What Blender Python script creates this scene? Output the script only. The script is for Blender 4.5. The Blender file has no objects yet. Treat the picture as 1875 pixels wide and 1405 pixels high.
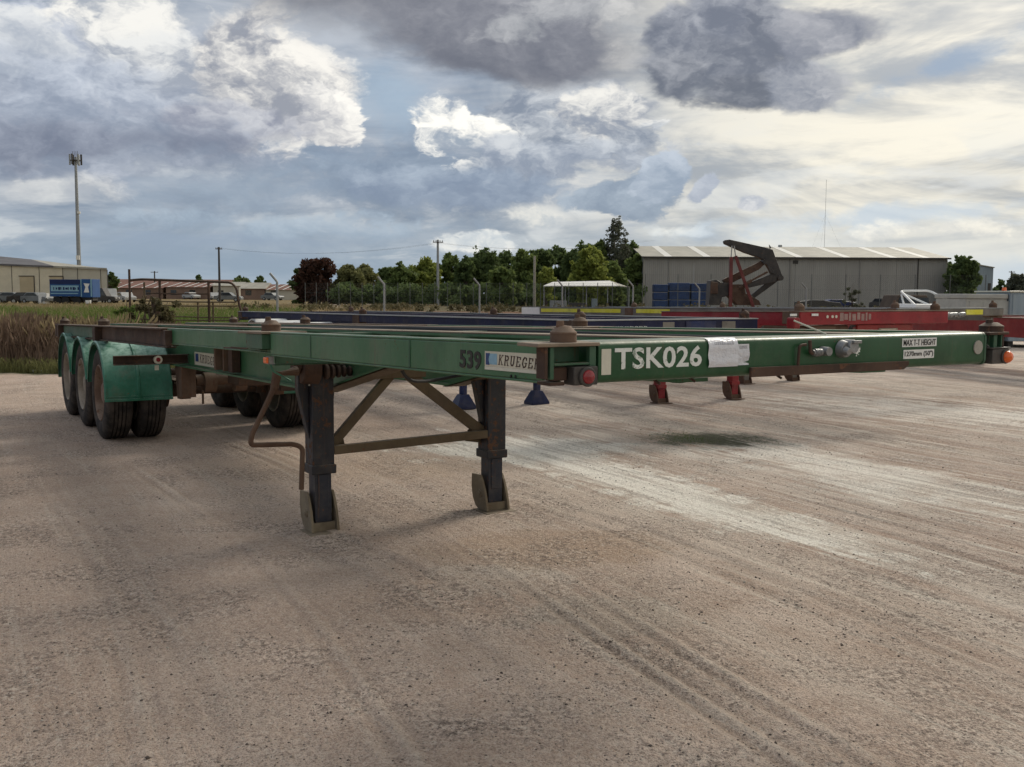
import bpy, math, random
import numpy as np
from mathutils import Matrix, Vector, Euler
R = math.radians
random.seed(7)
rng = np.random.default_rng(7)
sc = bpy.context.scene
col = sc.collection

# ------------------------------------------------------------------ camera
CAMH, FPX, HOR = 1.587, 1857.0, 537.0
cam_data = bpy.data.cameras.new('camera')
cam_data.sensor_width = 36.0
cam_data.lens = 36.0 * FPX / 1875.0
cam_data.clip_start = 0.05
cam_data.clip_end = 3000
cam = bpy.data.objects.new('camera', cam_data)
col.objects.link(cam)
cam.matrix_world = (Matrix.Translation((0, 0, CAMH)) @ Matrix.Rotation(math.pi / 2 - 0.0888, 4, 'X')
                    @ Matrix.Rotation(0.005, 4, 'Z'))
sc.camera = cam

# ------------------------------------------------------------------ colour management
sc.view_settings.view_transform = 'Standard'
sc.view_settings.look = 'None'
sc.view_settings.exposure = 0.36
sc.view_settings.gamma = 1.0
sc.view_settings.use_curve_mapping = False
sc.cycles.max_bounces = 4
sc.cycles.diffuse_bounces = 2
sc.cycles.glossy_bounces = 2
sc.cycles.transmission_bounces = 3
sc.cycles.use_adaptive_sampling = True
sc.cycles.adaptive_threshold = 0.02
sc.cycles.transparent_max_bounces = 12
sc.cycles.caustics_reflective = False
sc.cycles.caustics_refractive = False
sc.cycles.use_denoising = True

SUN_AZ, SUN_EL = R(38), R(36)      # azimuth measured from +Y towards +X

# ------------------------------------------------------------------ tiny node language
class S:
    """a socket with arithmetic"""
    def __init__(s, tree, sock): s.t, s.s = tree, sock
    def _m(s, op, *a, clamp=False):
        n = s.t.nodes.new('ShaderNodeMath'); n.operation = op; n.use_clamp = clamp
        for i, v in enumerate((s,) + a):
            if isinstance(v, S): s.t.links.new(v.s, n.inputs[i])
            else: n.inputs[i].default_value = float(v)
        return S(s.t, n.outputs[0])
    def __add__(s, o): return s._m('ADD', o)
    __radd__ = __add__
    def __sub__(s, o): return s._m('SUBTRACT', o)
    def __rsub__(s, o): return (s * -1.0) + o
    def __mul__(s, o): return s._m('MULTIPLY', o)
    __rmul__ = __mul__
    def __truediv__(s, o): return s._m('DIVIDE', o)
    def pow(s, o): return s._m('POWER', o)
    def sqrt(s): return s._m('SQRT')
    def abs(s): return s._m('ABSOLUTE')
    def sin(s): return s._m('SINE')
    def clamp(s): return s._m('ADD', 0.0, clamp=True)
    def max(s, o): return s._m('MAXIMUM', o)
    def min(s, o): return s._m('MINIMUM', o)
    def lt(s, o): return s._m('LESS_THAN', o)
    def step(s, a, b, smooth=True):
        n = s.t.nodes.new('ShaderNodeMapRange')
        n.interpolation_type = 'SMOOTHSTEP' if smooth else 'LINEAR'
        inv = a > b
        if inv: a, b = b, a
        s.t.links.new(s.s, n.inputs[0])
        n.inputs[1].default_value, n.inputs[2].default_value = a, b
        n.inputs[3].default_value, n.inputs[4].default_value = (1, 0) if inv else (0, 1)
        return S(s.t, n.outputs[0])

def xyz(t, x, y, z):
    n = t.nodes.new('ShaderNodeCombineXYZ')
    for i, v in enumerate((x, y, z)):
        if isinstance(v, S): t.links.new(v.s, n.inputs[i])
        else: n.inputs[i].default_value = v
    return n.outputs[0]

def noise(t, vec, scale, detail=4, rough=0.55, dist=0.0, color=False, w=None):
    n = t.nodes.new('ShaderNodeTexNoise')
    if w is not None:
        n.noise_dimensions = '4D'; n.inputs['W'].default_value = w
    t.links.new(vec, n.inputs['Vector'])
    n.inputs['Scale'].default_value = scale
    n.inputs['Detail'].default_value = detail
    n.inputs['Roughness'].default_value = rough
    n.inputs['Distortion'].default_value = dist
    return n.outputs['Color'] if color else S(t, n.outputs['Fac'])

def voronoi(t, vec, scale, feature='F1', out='Distance', rand=1.0):
    n = t.nodes.new('ShaderNodeTexVoronoi'); n.feature = feature
    t.links.new(vec, n.inputs['Vector'])
    n.inputs['Scale'].default_value = scale
    n.inputs['Randomness'].default_value = rand
    return n.outputs[out]

def mix(t, fac, a, b, mode='MIX'):
    n = t.nodes.new('ShaderNodeMix'); n.data_type = 'RGBA'; n.blend_type = mode
    for k, v in ((0, fac), (6, a), (7, b)):
        sock = n.inputs[k]
        if isinstance(v, S): t.links.new(v.s, sock)
        elif isinstance(v, (int, float)): sock.default_value = v if k == 0 else (v, v, v, 1)
        elif isinstance(v, (tuple, list)): sock.default_value = tuple(v) + (1,) if len(v) == 3 else v
        else: t.links.new(v, sock)
    return n.outputs[2]

def mapping(t, vec, loc=(0, 0, 0), rot=(0, 0, 0), scale=(1, 1, 1)):
    n = t.nodes.new('ShaderNodeMapping')
    t.links.new(vec, n.inputs[0])
    n.inputs['Location'].default_value = loc
    n.inputs['Rotation'].default_value = rot
    n.inputs['Scale'].default_value = scale
    return n.outputs[0]

# ------------------------------------------------------------------ sky
world = bpy.data.worlds.new('World'); sc.world = world; world.use_nodes = True
world.cycles.sampling_method = 'MANUAL'; world.cycles.sample_map_resolution = 512
SKYTEST = False
def build_sky():
    t = world.node_tree
    t.nodes.clear()
    out = t.nodes.new('ShaderNodeOutputWorld')
    tc = t.nodes.new('ShaderNodeTexCoord')
    D = tc.outputs['Generated']
    sp = t.nodes.new('ShaderNodeSeparateXYZ'); t.links.new(D, sp.inputs[0])
    x, y, z = (S(t, sp.outputs[i]) for i in range(3))
    az = x._m('ARCTAN2', y) * 1000.0            # milliradians right of the view
    el = z._m('ARCSINE') * 1000.0
    # clear sky
    sky = t.nodes.new('ShaderNodeTexSky'); sky.sky_type = 'NISHITA'; sky.sun_disc = False
    sky.sun_elevation = SUN_EL; sky.sun_rotation = SUN_AZ
    sky.air_density = 1.0; sky.dust_density = 1.2; sky.ozone_density = 1.0
    bg1 = t.nodes.new('ShaderNodeBackground'); bg1.inputs['Strength'].default_value = 0.07
    t.links.new(sky.outputs[0], bg1.inputs[0])
    # shared noises
    P = mapping(t, D, scale=(1, 1, 2.0))
    warpc = noise(t, P, 9.0, 5, 0.6, color=True)
    ws = t.nodes.new('ShaderNodeSeparateColor'); t.links.new(warpc, ws.inputs[0])
    wx = (S(t, ws.outputs[0]) - 0.5); wy = (S(t, ws.outputs[1]) - 0.5)
    Pf = mapping(t, D, scale=(1, 1, 1.35))
    big = noise(t, Pf, 5.0, 5, 0.55)
    def billow(vec):
        v = t.nodes.new('ShaderNodeTexVoronoi'); v.feature = 'F1'
        t.links.new(vec, v.inputs['Vector'])
        v.inputs['Scale'].default_value = 13.0
        v.inputs['Detail'].default_value = 2.5; v.inputs['Roughness'].default_value = 0.55
        v.inputs['Randomness'].default_value = 1.0
        return S(t, v.outputs['Distance'])
    wv = t.nodes.new('ShaderNodeVectorMath'); wv.operation = 'MULTIPLY_ADD'
    t.links.new(warpc, wv.inputs[0]); wv.inputs[1].default_value = (0.11, 0.11, 0.11); t.links.new(Pf, wv.inputs[2])
    Pw = wv.outputs[0]
    puff = billow(Pw)
    off = mapping(t, Pw, loc=(0.014, 0.002, 0.020))
    puff2 = billow(off)
    relief = (puff2 - puff)                    # + where the side towards the sun
    f1 = noise(t, Pw, 11.0, 6, 0.62)
    f2 = noise(t, off, 11.0, 6, 0.62)
    relief = relief * 1.1 + (f1 - f2) * 3.4 + (big - 0.5) * 0.5
    f3 = noise(t, Pw, 36.0, 4, 0.6); f4 = noise(t, mapping(t, Pw, loc=(0.004, 0.001, 0.007)), 36.0, 4, 0.6)
    relief = relief + (f3 - f4) * 1.6
    # thin high cloud, drawn out in streaks rising to the right
    Ps = mapping(t, D, rot=(0, R(14), 0), scale=(1.0, 1.0, 4.6))
    st = noise(t, Ps, 3.4, 6, 0.60, 0.9)
    st2 = noise(t, mapping(t, D, rot=(0, R(6), 0), scale=(1, 1, 7)), 8.0, 5, 0.60, 0.6, w=3.0)
    Pl = mapping(t, D, scale=(1.0, 1.0, 3.8))
    ly = noise(t, Pl, 6.0, 6, 0.6, 0.35)
    sdir = (math.sin(SUN_AZ) * math.cos(SUN_EL), math.cos(SUN_AZ) * math.cos(SUN_EL), math.sin(SUN_EL))
    cs = (x * sdir[0] + y * sdir[1] + z * sdir[2]).max(0.0)
    glow = cs.pow(30.0)
    side = az.step(-120, 330)                  # left part of the view: grey deck, right part: bright veil
    # backing layer
    low = el.step(150, 0)
    haze_col = mix(t, side, (0.255, 0.345, 0.44), (0.46, 0.53, 0.59))
    veil_d = mix(t, side, (0.205, 0.255, 0.335), (0.36, 0.38, 0.40))
    veil_b = mix(t, side, (0.47, 0.50, 0.545), (0.84, 0.79, 0.67))
    veil = mix(t, (st * 0.75 + st2 * 0.25).step(0.38, 0.60), veil_d, veil_b)
    veil = mix(t, (glow * 0.6).clamp(), veil, (5.0, 4.65, 3.9))
    c = mix(t, el.step(95, 5) * 0.75, veil, haze_col)
    c = mix(t, (ly.step(0.50, 0.66) * el.step(10, 60) * el.step(260, 150) * (1.0 - side * 0.75)) * 0.75, c, (0.255, 0.325, 0.43))
    c = mix(t, (ly.step(0.47, 0.36) * el.step(10, 40) * el.step(200, 80)) * 0.5, c, (0.68, 0.70, 0.70))
    # cumulus fields everywhere (far above and behind the view as well)
    gen = (big + (f1 - 0.5) * 0.5 - puff * 0.10)
    outside = (el.step(290, 420)).max(az.abs().step(560, 800))
    gm = gen.step(0.50, 0.58) * outside * el.step(30, 120)
    gcol = mix(t, (relief * 0.7 + (0.62 - gen) * 4.0 + 0.1).clamp(), (0.32, 0.33, 0.37), (0.98, 0.96, 0.90))
    c = mix(t, gm * 0.9, c, gcol)
    bluehole = mix(t, 0.0, (0.19, 0.28, 0.43), (0.19, 0.28, 0.43))

    def blob(cx, cy, rx, ry, rot=0.0, warp=70.0, ragged=0.5, edge=0.25):
        a = math.atan((cx - 938.0) / 1857.0); e = math.atan((HOR - cy) / 1857.0 * math.cos(a))
        k = 1000.0 / 1857.0; kx = k * math.cos(a) ** 2; ky = k * math.cos(a)
        dx = (az - a * 1000 + wx * warp); dy = (el - e * 1000 + wy * warp * 0.7)
        if rot:
            cr, sr = math.cos(R(rot)), math.sin(R(rot))
            u = (dx * cr + dy * sr) / (rx * kx); v = (dy * cr - dx * sr) / (ry * ky)
        else:
            u = dx / (rx * kx); v = dy / (ry * ky)
        r = (u * u + v * v).sqrt()
        m = (1.18 - r) + (0.48 - puff) * ragged * 0.8 + (f1 - 0.5) * ragged * 2.6 + (big - 0.5) * ragged * 1.2 + (f3 - 0.5) * ragged * 0.9
        return m.step(0.0, edge), v, u, m
    def cloud(c, cx, cy, rx, ry, dark, bright, rot=0, warp=70, ragged=0.5, edge=0.22, bias=0.3, gv=0.35, gu=0.0, rel=1.0, alpha=1.0, rim=0.0):
        m, v, u, raw = blob(cx, cy, rx, ry, rot, warp, ragged, edge)
        lit = relief * rel + v * gv + u * gu + bias
        if rim: lit = lit + raw.step(0.35, 0.0) * rim
        colr = mix(t, lit.step(-0.45, 1.55), dark, tuple(min(1.0, v * 1.08) for v in bright))
        return mix(t, m * alpha, c, colr)
    G = lambda *a: tuple(a)
    # soft blue-grey curtains
    c = cloud(c, 740, 335, 520, 130, (0.130, 0.178, 0.262), (0.29, 0.355, 0.44), ragged=0.6, edge=0.7, bias=0.25, gv=0.4, rel=0.5, alpha=0.9)
    c = cloud(c, 460, 360, 420, 90, (0.19, 0.245, 0.33), (0.35, 0.42, 0.50), ragged=0.6, edge=0.8, bias=0.35, gv=0.3, rel=0.4, alpha=0.75)
    c = cloud(c, 715, 200, 110, 85, (0.25, 0.34, 0.45), (0.38, 0.47, 0.56), ragged=0.3, edge=0.9, bias=0.4, gv=0.2, rel=0.2, alpha=0.85)
    # big left cumulus
    c = cloud(c, 190, 190, 480, 165, (0.20, 0.235, 0.31), (0.56, 0.59, 0.65), ragged=0.30, edge=0.30, bias=0.42, gv=0.62, rel=0.6)
    c = cloud(c, 30, 100, 160, 70, (0.36, 0.40, 0.47), (0.68, 0.69, 0.69), ragged=0.55, edge=0.25, bias=0.45, gv=0.5, rel=0.9)
    c = cloud(c, 250, 25, 150, 100, (0.38, 0.41, 0.46), (0.80, 0.78, 0.73), ragged=0.45, edge=0.35, bias=0.48, gv=0.25, rel=1.5)
    c = cloud(c, 330, 130, 210, 80, (0.32, 0.35, 0.41), (0.72, 0.72, 0.70), ragged=0.5, edge=0.45, bias=0.42, gv=0.5, rel=1.4)
    c = cloud(c, 500, 165, 185, 125, (0.28, 0.295, 0.34), (0.82, 0.79, 0.73), rot=-18, ragged=0.42, edge=0.32, bias=0.50, gv=0.40, gu=0.15, rel=1.25, rim=0.3)
    c = cloud(c, 610, 232, 75, 55, (0.36, 0.37, 0.41), (0.86, 0.83, 0.77), rot=-35, warp=40, ragged=0.5, edge=0.15, bias=0.60, gv=0.4, rel=1.1)
    c = cloud(c, 180, 185, 250, 90, (0.25, 0.29, 0.37), (0.50, 0.54, 0.61), ragged=0.5, edge=0.55, bias=0.40, gv=0.5, rel=0.8, alpha=0.85)
    c = cloud(c, 430, 238, 215, 42, (0.235, 0.25, 0.32), (0.55, 0.56, 0.59), rot=-3, ragged=0.6, edge=0.5, bias=0.2, gv=0.5, rel=0.9, alpha=0.9)
    c = cloud(c, 170, 268, 430, 46, (0.15, 0.17, 0.235), (0.34, 0.37, 0.44), rot=3, ragged=0.6, edge=0.5, bias=0.2, gv=0.6, rel=0.6, alpha=0.9)
    c = cloud(c, 70, 350, 210, 32, (0.45, 0.47, 0.50), (0.75, 0.74, 0.70), ragged=0.6, edge=0.7, bias=0.5, gv=0.6, rel=0.9, alpha=0.6)
    # middle cumulus
    c = cloud(c, 1000, 235, 260, 105, (0.20, 0.235, 0.30), (0.56, 0.58, 0.60), ragged=0.6, edge=0.22, bias=0.32, gv=0.50, rel=1.2)
    c = cloud(c, 850, 235, 120, 90, (0.30, 0.35, 0.42), (0.90, 0.87, 0.80), rot=-25, warp=80, ragged=0.75, edge=0.30, bias=0.42, gv=0.25, rel=1.7)
    c = cloud(c, 1120, 210, 125, 48, (0.25, 0.28, 0.34), (0.76, 0.74, 0.69), ragged=0.6, edge=0.28, bias=0.35, gv=0.6, rel=1.4)
    c = cloud(c, 1010, 300, 200, 45, (0.22, 0.26, 0.34), (0.50, 0.53, 0.57), ragged=0.6, edge=0.4, bias=0.3, gv=0.5, rel=0.9, alpha=0.85)
    c = cloud(c, 850, 350, 330, 48, (0.175, 0.225, 0.32), (0.36, 0.42, 0.50), ragged=0.6, edge=0.5, bias=0.2, gv=0.5, rel=0.6, alpha=0.9)
    c = cloud(c, 560, 420, 400, 32, (0.26, 0.34, 0.44), (0.44, 0.52, 0.60), ragged=0.7, edge=0.7, bias=0.3, gv=0.5, rel=0.5, alpha=0.7)
    c = cloud(c, 1140, 362, 120, 46, (0.20, 0.255, 0.34), (0.37, 0.43, 0.50), rot=4, warp=50, ragged=0.55, edge=0.22, bias=0.32, gv=0.4, rel=0.7)
    c = cloud(c, 1205, 330, 55, 42, (0.25, 0.31, 0.40), (0.46, 0.51, 0.58), rot=30, warp=40, ragged=0.5, edge=0.15, bias=0.32, gv=0.4, rel=0.8)
    c = cloud(c, 1280, 345, 40, 20, (0.33, 0.37, 0.45), (0.52, 0.55, 0.60), rot=35, warp=30, ragged=0.6, edge=0.25, bias=0.30, rel=0.7)
    c = cloud(c, 1372, 368, 52, 28, (0.33, 0.37, 0.45), (0.64, 0.64, 0.64), warp=35, ragged=0.7, edge=0.25, bias=0.30, rel=1.0)
    c = cloud(c, 990, 405, 80, 32, (0.40, 0.45, 0.50), (0.74, 0.72, 0.66), warp=50, ragged=0.7, edge=0.75, bias=0.5, rel=1.3, alpha=0.85)
    c = cloud(c, 870, 448, 110, 20, (0.44, 0.50, 0.56), (0.72, 0.72, 0.69), warp=50, ragged=0.7, edge=0.35, bias=0.5, rel=1.1)
    c = cloud(c, 1240, 420, 80, 20, (0.48, 0.53, 0.57), (0.78, 0.76, 0.69), warp=50, ragged=0.8, edge=0.8, bias=0.5, rel=1.1)
    # dark shelf along the top
    c = cloud(c, 700, -75, 560, 165, (0.125, 0.13, 0.155), (0.34, 0.34, 0.36), rot=-9, warp=50, ragged=0.16, edge=0.55, bias=0.20, gv=-0.10, rel=0.35)
    c = cloud(c, 920, 80, 285, 88, (0.13, 0.135, 0.165), (0.38, 0.38, 0.40), rot=-8, warp=60, ragged=0.18, edge=0.45, bias=0.12, gv=0.3, rel=0.4)
    c = cloud(c, 1040, 45, 190, 38, (0.26, 0.27, 0.29), (0.55, 0.55, 0.55), rot=4, warp=80, ragged=0.6, edge=0.6, bias=0.4, gv=0.3, rel=0.7, alpha=0.7)
    # blue openings on the right
    m, v, u, raw = blob(1730, 120, 230, 36, 20, 40, 0.6, 0.9)
    c = mix(t, m * (f1.step(0.36, 0.56) * 0.45 + 0.30), c, (0.25, 0.34, 0.47))
    m, v, u, raw = blob(1560, 400, 560, 38, 3, 45, 0.7, 0.8)
    c = mix(t, m * 0.7, c, (0.45, 0.55, 0.66))
    m, v, u, raw = blob(1840, 490, 260, 40, 0, 45, 0.5, 0.8)
    c = mix(t, m * 0.6, c, (0.42, 0.53, 0.64))
    c = cloud(c, 1700, 420, 260, 24, (0.52, 0.54, 0.55), (0.84, 0.80, 0.70), warp=60, ragged=0.9, edge=0.8, bias=0.5, rel=1.1, alpha=0.7)
    c = cloud(c, 1150, 70, 90, 120, (0.45, 0.45, 0.44), (0.80, 0.77, 0.70), ragged=0.5, edge=0.8, bias=0.5, gv=0.2, rel=1.2, alpha=0.35)
    for cx, cy, rx, ry, k in ((1300, 118, 150, 92, 1.0), (1232, 62, 66, 50, 1.06), (1316, 36, 84, 50, 1.12), (1392, 72, 66, 50, 1.0), (1425, 150, 74, 46, 1.15), (1240, 150, 76, 50, .92), (1340, 168, 90, 44, .86)):
        c = cloud(c, cx, cy, rx, ry, tuple(q * k for q in (0.128, 0.142, 0.180)), tuple(q * k for q in (0.36, 0.37, 0.40)), warp=70, ragged=0.34, edge=0.42, bias=0.26, gv=0.45, rel=1.0)
    c = cloud(c, 1490, 75, 105, 42, (0.17, 0.185, 0.23), (0.42, 0.42, 0.44), warp=70, ragged=0.40, edge=0.5, bias=0.25, gv=0.3, rel=0.7)
    c = cloud(c, 1440, 165, 100, 45, (0.19, 0.21, 0.26), (0.48, 0.48, 0.49), warp=70, ragged=0.45, edge=0.5, bias=0.30, gv=0.2, rel=0.8)
    bg2 = t.nodes.new('ShaderNodeBackground'); bg2.inputs['Strength'].default_value = 0.90
    t.links.new(c, bg2.inputs[0])
    ms = t.nodes.new('ShaderNodeMixShader'); ms.inputs[0].default_value = 0.93
    # below the horizon the cloud layer just fades to the haze colour
    t.links.new(bg1.outputs[0], ms.inputs[1]); t.links.new(bg2.outputs[0], ms.inputs[2])
    t.links.new(ms.outputs[0], out.inputs[0])
build_sky()

sun = bpy.data.lights.new('sun', 'SUN')
sun.energy = 1.5
sun.angle = R(14)
sun.color = (1.0, 0.93, 0.82)
sun_o = bpy.data.objects.new('sun', sun); col.objects.link(sun_o)
sun_o.rotation_euler = (math.pi / 2 - SUN_EL, 0, math.pi - SUN_AZ)
sun_o.location = (20, 25, 30)

# ================================================================== mesh helpers
class MB:
    """collects shapes and links them as ONE mesh object"""
    def __init__(s): s.v, s.f = [], []
    def add(s, vs, fs):
        n = len(s.v); s.v += [tuple(p) for p in vs]; s.f += [tuple(i + n for i in f) for f in fs]; return s
    def box(s, x0, x1, y0, y1, z0, z1, zf=None):
        vs = [(x, y, z + (zf(y) if zf else 0)) for z in (z0, z1) for y in (y0, y1) for x in (x0, x1)]
        return s.add(vs, [(0, 2, 3, 1), (4, 5, 7, 6), (0, 1, 5, 4), (2, 6, 7, 3), (0, 4, 6, 2), (1, 3, 7, 5)])
    def obox(s, c, size, rot=None):
        hx, hy, hz = (a / 2 for a in size); M = rot or Matrix.Identity(3)
        vs = [Vector(c) + M @ Vector((x, y, z)) for z in (-hz, hz) for y in (-hy, hy) for x in (-hx, hx)]
        return s.add(vs, [(0, 2, 3, 1), (4, 5, 7, 6), (0, 1, 5, 4), (2, 6, 7, 3), (0, 4, 6, 2), (1, 3, 7, 5)])
    def bar(s, p, q, w, h=None, up=(0, 0, 1)):
        p, q = Vector(p), Vector(q); d = (q - p); L = d.length; d.normalize()
        u = Vector(up)
        if abs(d.dot(u)) > 0.98: u = Vector((1, 0, 0))
        a = d.cross(u).normalized(); b = a.cross(d)
        return s.obox((p + q) / 2, (w, L, h or w), Matrix((a, d, b)).transposed())
    def cyl(s, p, q, r0, r1=None, n=12, caps=True):
        r1 = r0 if r1 is None else r1
        p, q = Vector(p), Vector(q); d = (q - p).normalized()
        u = Vector((0, 0, 1)) if abs(d.z) < 0.9 else Vector((1, 0, 0))
        a = d.cross(u).normalized(); b = d.cross(a)
        vs = [c + (a * math.cos(2 * math.pi * i / n) + b * math.sin(2 * math.pi * i / n)) * r for c, r in ((p, r0), (q, r1)) for i in range(n)]
        fs = [(i, (i + 1) % n, n + (i + 1) % n, n + i) for i in range(n)]
        if caps: fs += [tuple(range(n))[::-1], tuple(range(n, 2 * n))]
        return s.add(vs, fs)
    def tube(s, pts, r, n=8, round_=0):
        pts = [Vector(p) for p in pts]
        if round_:
            out = [pts[0]]
            for i in range(1, len(pts) - 1):
                a, b, c = pts[i - 1], pts[i], pts[i + 1]
                l = min(round_, (a - b).length * .45, (c - b).length * .45)
                p0, p2 = b + (a - b).normalized() * l, b + (c - b).normalized() * l
                out += [p0.lerp(b, k).lerp(b.lerp(p2, k), k) for k in (0, .25, .5, .75, 1)]
            pts = out + [pts[-1]]
        rings = []; prev = None
        for i, p in enumerate(pts):
            d = (pts[min(i + 1, len(pts) - 1)] - pts[max(i - 1, 0)]).normalized()
            if prev is None:
                u = Vector((0, 0, 1)) if abs(d.z) < .9 else Vector((1, 0, 0)); a = d.cross(u).normalized()
            else: a = (prev - d * prev.dot(d)).normalized()
            prev = a; b = d.cross(a)
            rr = r[i] if isinstance(r, (list, tuple)) else r
            rings.append([p + (a * math.cos(2 * math.pi * k / n) + b * math.sin(2 * math.pi * k / n)) * rr for k in range(n)])
        vs = [v for rg in rings for v in rg]; m = len(rings)
        fs = [(j * n + k, j * n + (k + 1) % n, (j + 1) * n + (k + 1) % n, (j + 1) * n + k) for j in range(m - 1) for k in range(n)]
        fs += [tuple(range(n))[::-1], tuple(range((m - 1) * n, m * n))]
        return s.add(vs, fs)
    def lathe(s, prof, c, axis=(1, 0, 0), n=32, a0=0.0, a1=2 * math.pi, closed=False):
        """prof: (along axis, radius)"""
        d = Vector(axis).normalized(); u = Vector((0, 0, 1)); a = (u - d * u.dot(d)).normalized() if abs(d.z) < .9 else Vector((1, 0, 0)); b = d.cross(a)
        full = abs(a1 - a0 - 2 * math.pi) < 1e-6; m = n if full else n + 1
        vs = []
        for i in range(m):
            t = a0 + (a1 - a0) * i / n; dr = a * math.cos(t) + b * math.sin(t)
            vs += [Vector(c) + d * h + dr * r for h, r in prof]
        k = len(prof); fs = []
        for i in range(n):
            j = (i + 1) % m
            for q in range(k if closed else k - 1):
                q2 = (q + 1) % k
                fs.append((i * k + q, j * k + q, j * k + q2, i * k + q2))
        return s.add(vs, fs)
    def prism(s, poly, axis, lo, hi, zf=None):
        """poly of 2D points; axis 'x': (y,z), 'y': (x,z), 'z': (x,y)"""
        def P(a, b, h):
            p = {'x': (h, a, b), 'y': (a, h, b), 'z': (a, b, h)}[axis]
            return (p[0], p[1], p[2] + (zf(p[1]) if zf else 0))
        n = len(poly); vs = [P(a, b, lo) for a, b in poly] + [P(a, b, hi) for a, b in poly]
        fs = [tuple(range(n)), tuple(range(n, 2 * n))[::-1]] + [(i, n + i, n + (i + 1) % n, (i + 1) % n) for i in range(n)]
        return s.add(vs, fs)
    def build(s, name, mat, parent=None, bev=0.0, smooth=False, loc=None, seg=2):
        me = bpy.data.meshes.new(name); me.from_pydata(s.v, [], s.f); me.validate()
        import bmesh
        bm = bmesh.new(); bm.from_mesh(me); bmesh.ops.recalc_face_normals(bm, faces=bm.faces); bm.to_mesh(me); bm.free()
        me.materials.append(mat)
        o = bpy.data.objects.new(name, me); col.objects.link(o)
        if parent is not None: o.parent = parent
        if loc is not None: o.location = loc
        if smooth:
            me.polygons.foreach_set('use_smooth', [True] * len(me.polygons))
            me.set_sharp_from_angle(angle=R(35))
        if bev:
            b = o.modifiers.new('edge', 'BEVEL'); b.width = bev; b.segments = seg; b.limit_method = 'ANGLE'; b.angle_limit = R(40)
            b.harden_normals = False
        return o

def raw_mesh(name, V, F, mat, parent=None):
    """V (n,3) array, F (m,4) or (m,3) array"""
    me = bpy.data.meshes.new(name)
    V = np.asarray(V, dtype=np.float32); F = np.asarray(F, dtype=np.int32); k = F.shape[1]
    me.vertices.add(len(V)); me.vertices.foreach_set('co', V.ravel())
    me.loops.add(F.size); me.loops.foreach_set('vertex_index', F.ravel())
    me.polygons.add(len(F)); me.polygons.foreach_set('loop_start', np.arange(len(F), dtype=np.int32) * k)
    me.polygons.foreach_set('loop_total', np.full(len(F), k, dtype=np.int32))
    me.update(); me.validate()
    if mat: me.materials.append(mat)
    o = bpy.data.objects.new(name, me); col.objects.link(o)
    if parent is not None: o.parent = parent
    return o

def tag(o, label=None, cat=None, group=None, kind=None):
    if label: o['label'] = label
    if cat: o['category'] = cat
    if group: o['group'] = group
    if kind: o['kind'] = kind
    return o
def empty(name, loc, rz=0.0, label=None, cat=None, group=None):
    o = bpy.data.objects.new(name, None); col.objects.link(o); o.location = loc; o.rotation_euler = (0, 0, rz)
    o.empty_display_size = 0.3
    return tag(o, label, cat, group)
def copy_tree(o, parent=None, loc=None, rz=None):
    c = o.copy(); col.objects.link(c)
    if parent is not None: c.parent = parent
    if loc is not None: c.location = loc
    if rz is not None: c.rotation_euler = (0, 0, rz)
    for ch in list(o.children): copy_tree(ch, c)
    return c
def wx(px, d): return (px - 938.0) / FPX * d       # a bearing and a distance -> metres
def wz(py, d): return CAMH - (py - HOR) / FPX * d

# ================================================================== materials
def new_mat(name):
    m = bpy.data.materials.new(name); m.use_nodes = True; t = m.node_tree; t.nodes.clear()
    out = t.nodes.new('ShaderNodeOutputMaterial'); b = t.nodes.new('ShaderNodeBsdfPrincipled')
    t.links.new(b.outputs[0], out.inputs[0])
    return m, t, b
def ocoord(t, kind='Object'):
    n = t.nodes.new('ShaderNodeTexCoord'); return n.outputs[kind]
def gcoord(t):
    n = t.nodes.new('ShaderNodeNewGeometry'); return n.outputs['Position']
def bump(t, b, h, dist=0.01, strength=1.0):
    n = t.nodes.new('ShaderNodeBump'); n.inputs['Distance'].default_value = dist; n.inputs['Strength'].default_value = strength
    t.links.new(h.s if isinstance(h, S) else h, n.inputs['Height']); t.links.new(n.outputs[0], b.inputs['Normal'])
def plain(name, c, rough=0.7, var=0.25, scale=4.0, metal=0.0, bumpd=0.0, spec=0.3, bscale=60.0):
    m, t, b = new_mat(name); P = gcoord(t)
    n = noise(t, P, scale, 5, 0.6); n2 = noise(t, P, scale * 9, 4, 0.6)
    k = n.step(0.25, 0.75) * 0.65 + n2.step(0.3, 0.7) * 0.35
    t.links.new(mix(t, k, tuple(v * (1 - var) for v in c), tuple(min(1, v * (1 + var)) for v in c)), b.inputs['Base Color'])
    b.inputs['Roughness'].default_value = rough; b.inputs['Metallic'].default_value = metal
    b.inputs['Specular IOR Level'].default_value = spec
    if bumpd: bump(t, b, noise(t, P, bscale, 4, 0.6), bumpd)
    return m
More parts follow.
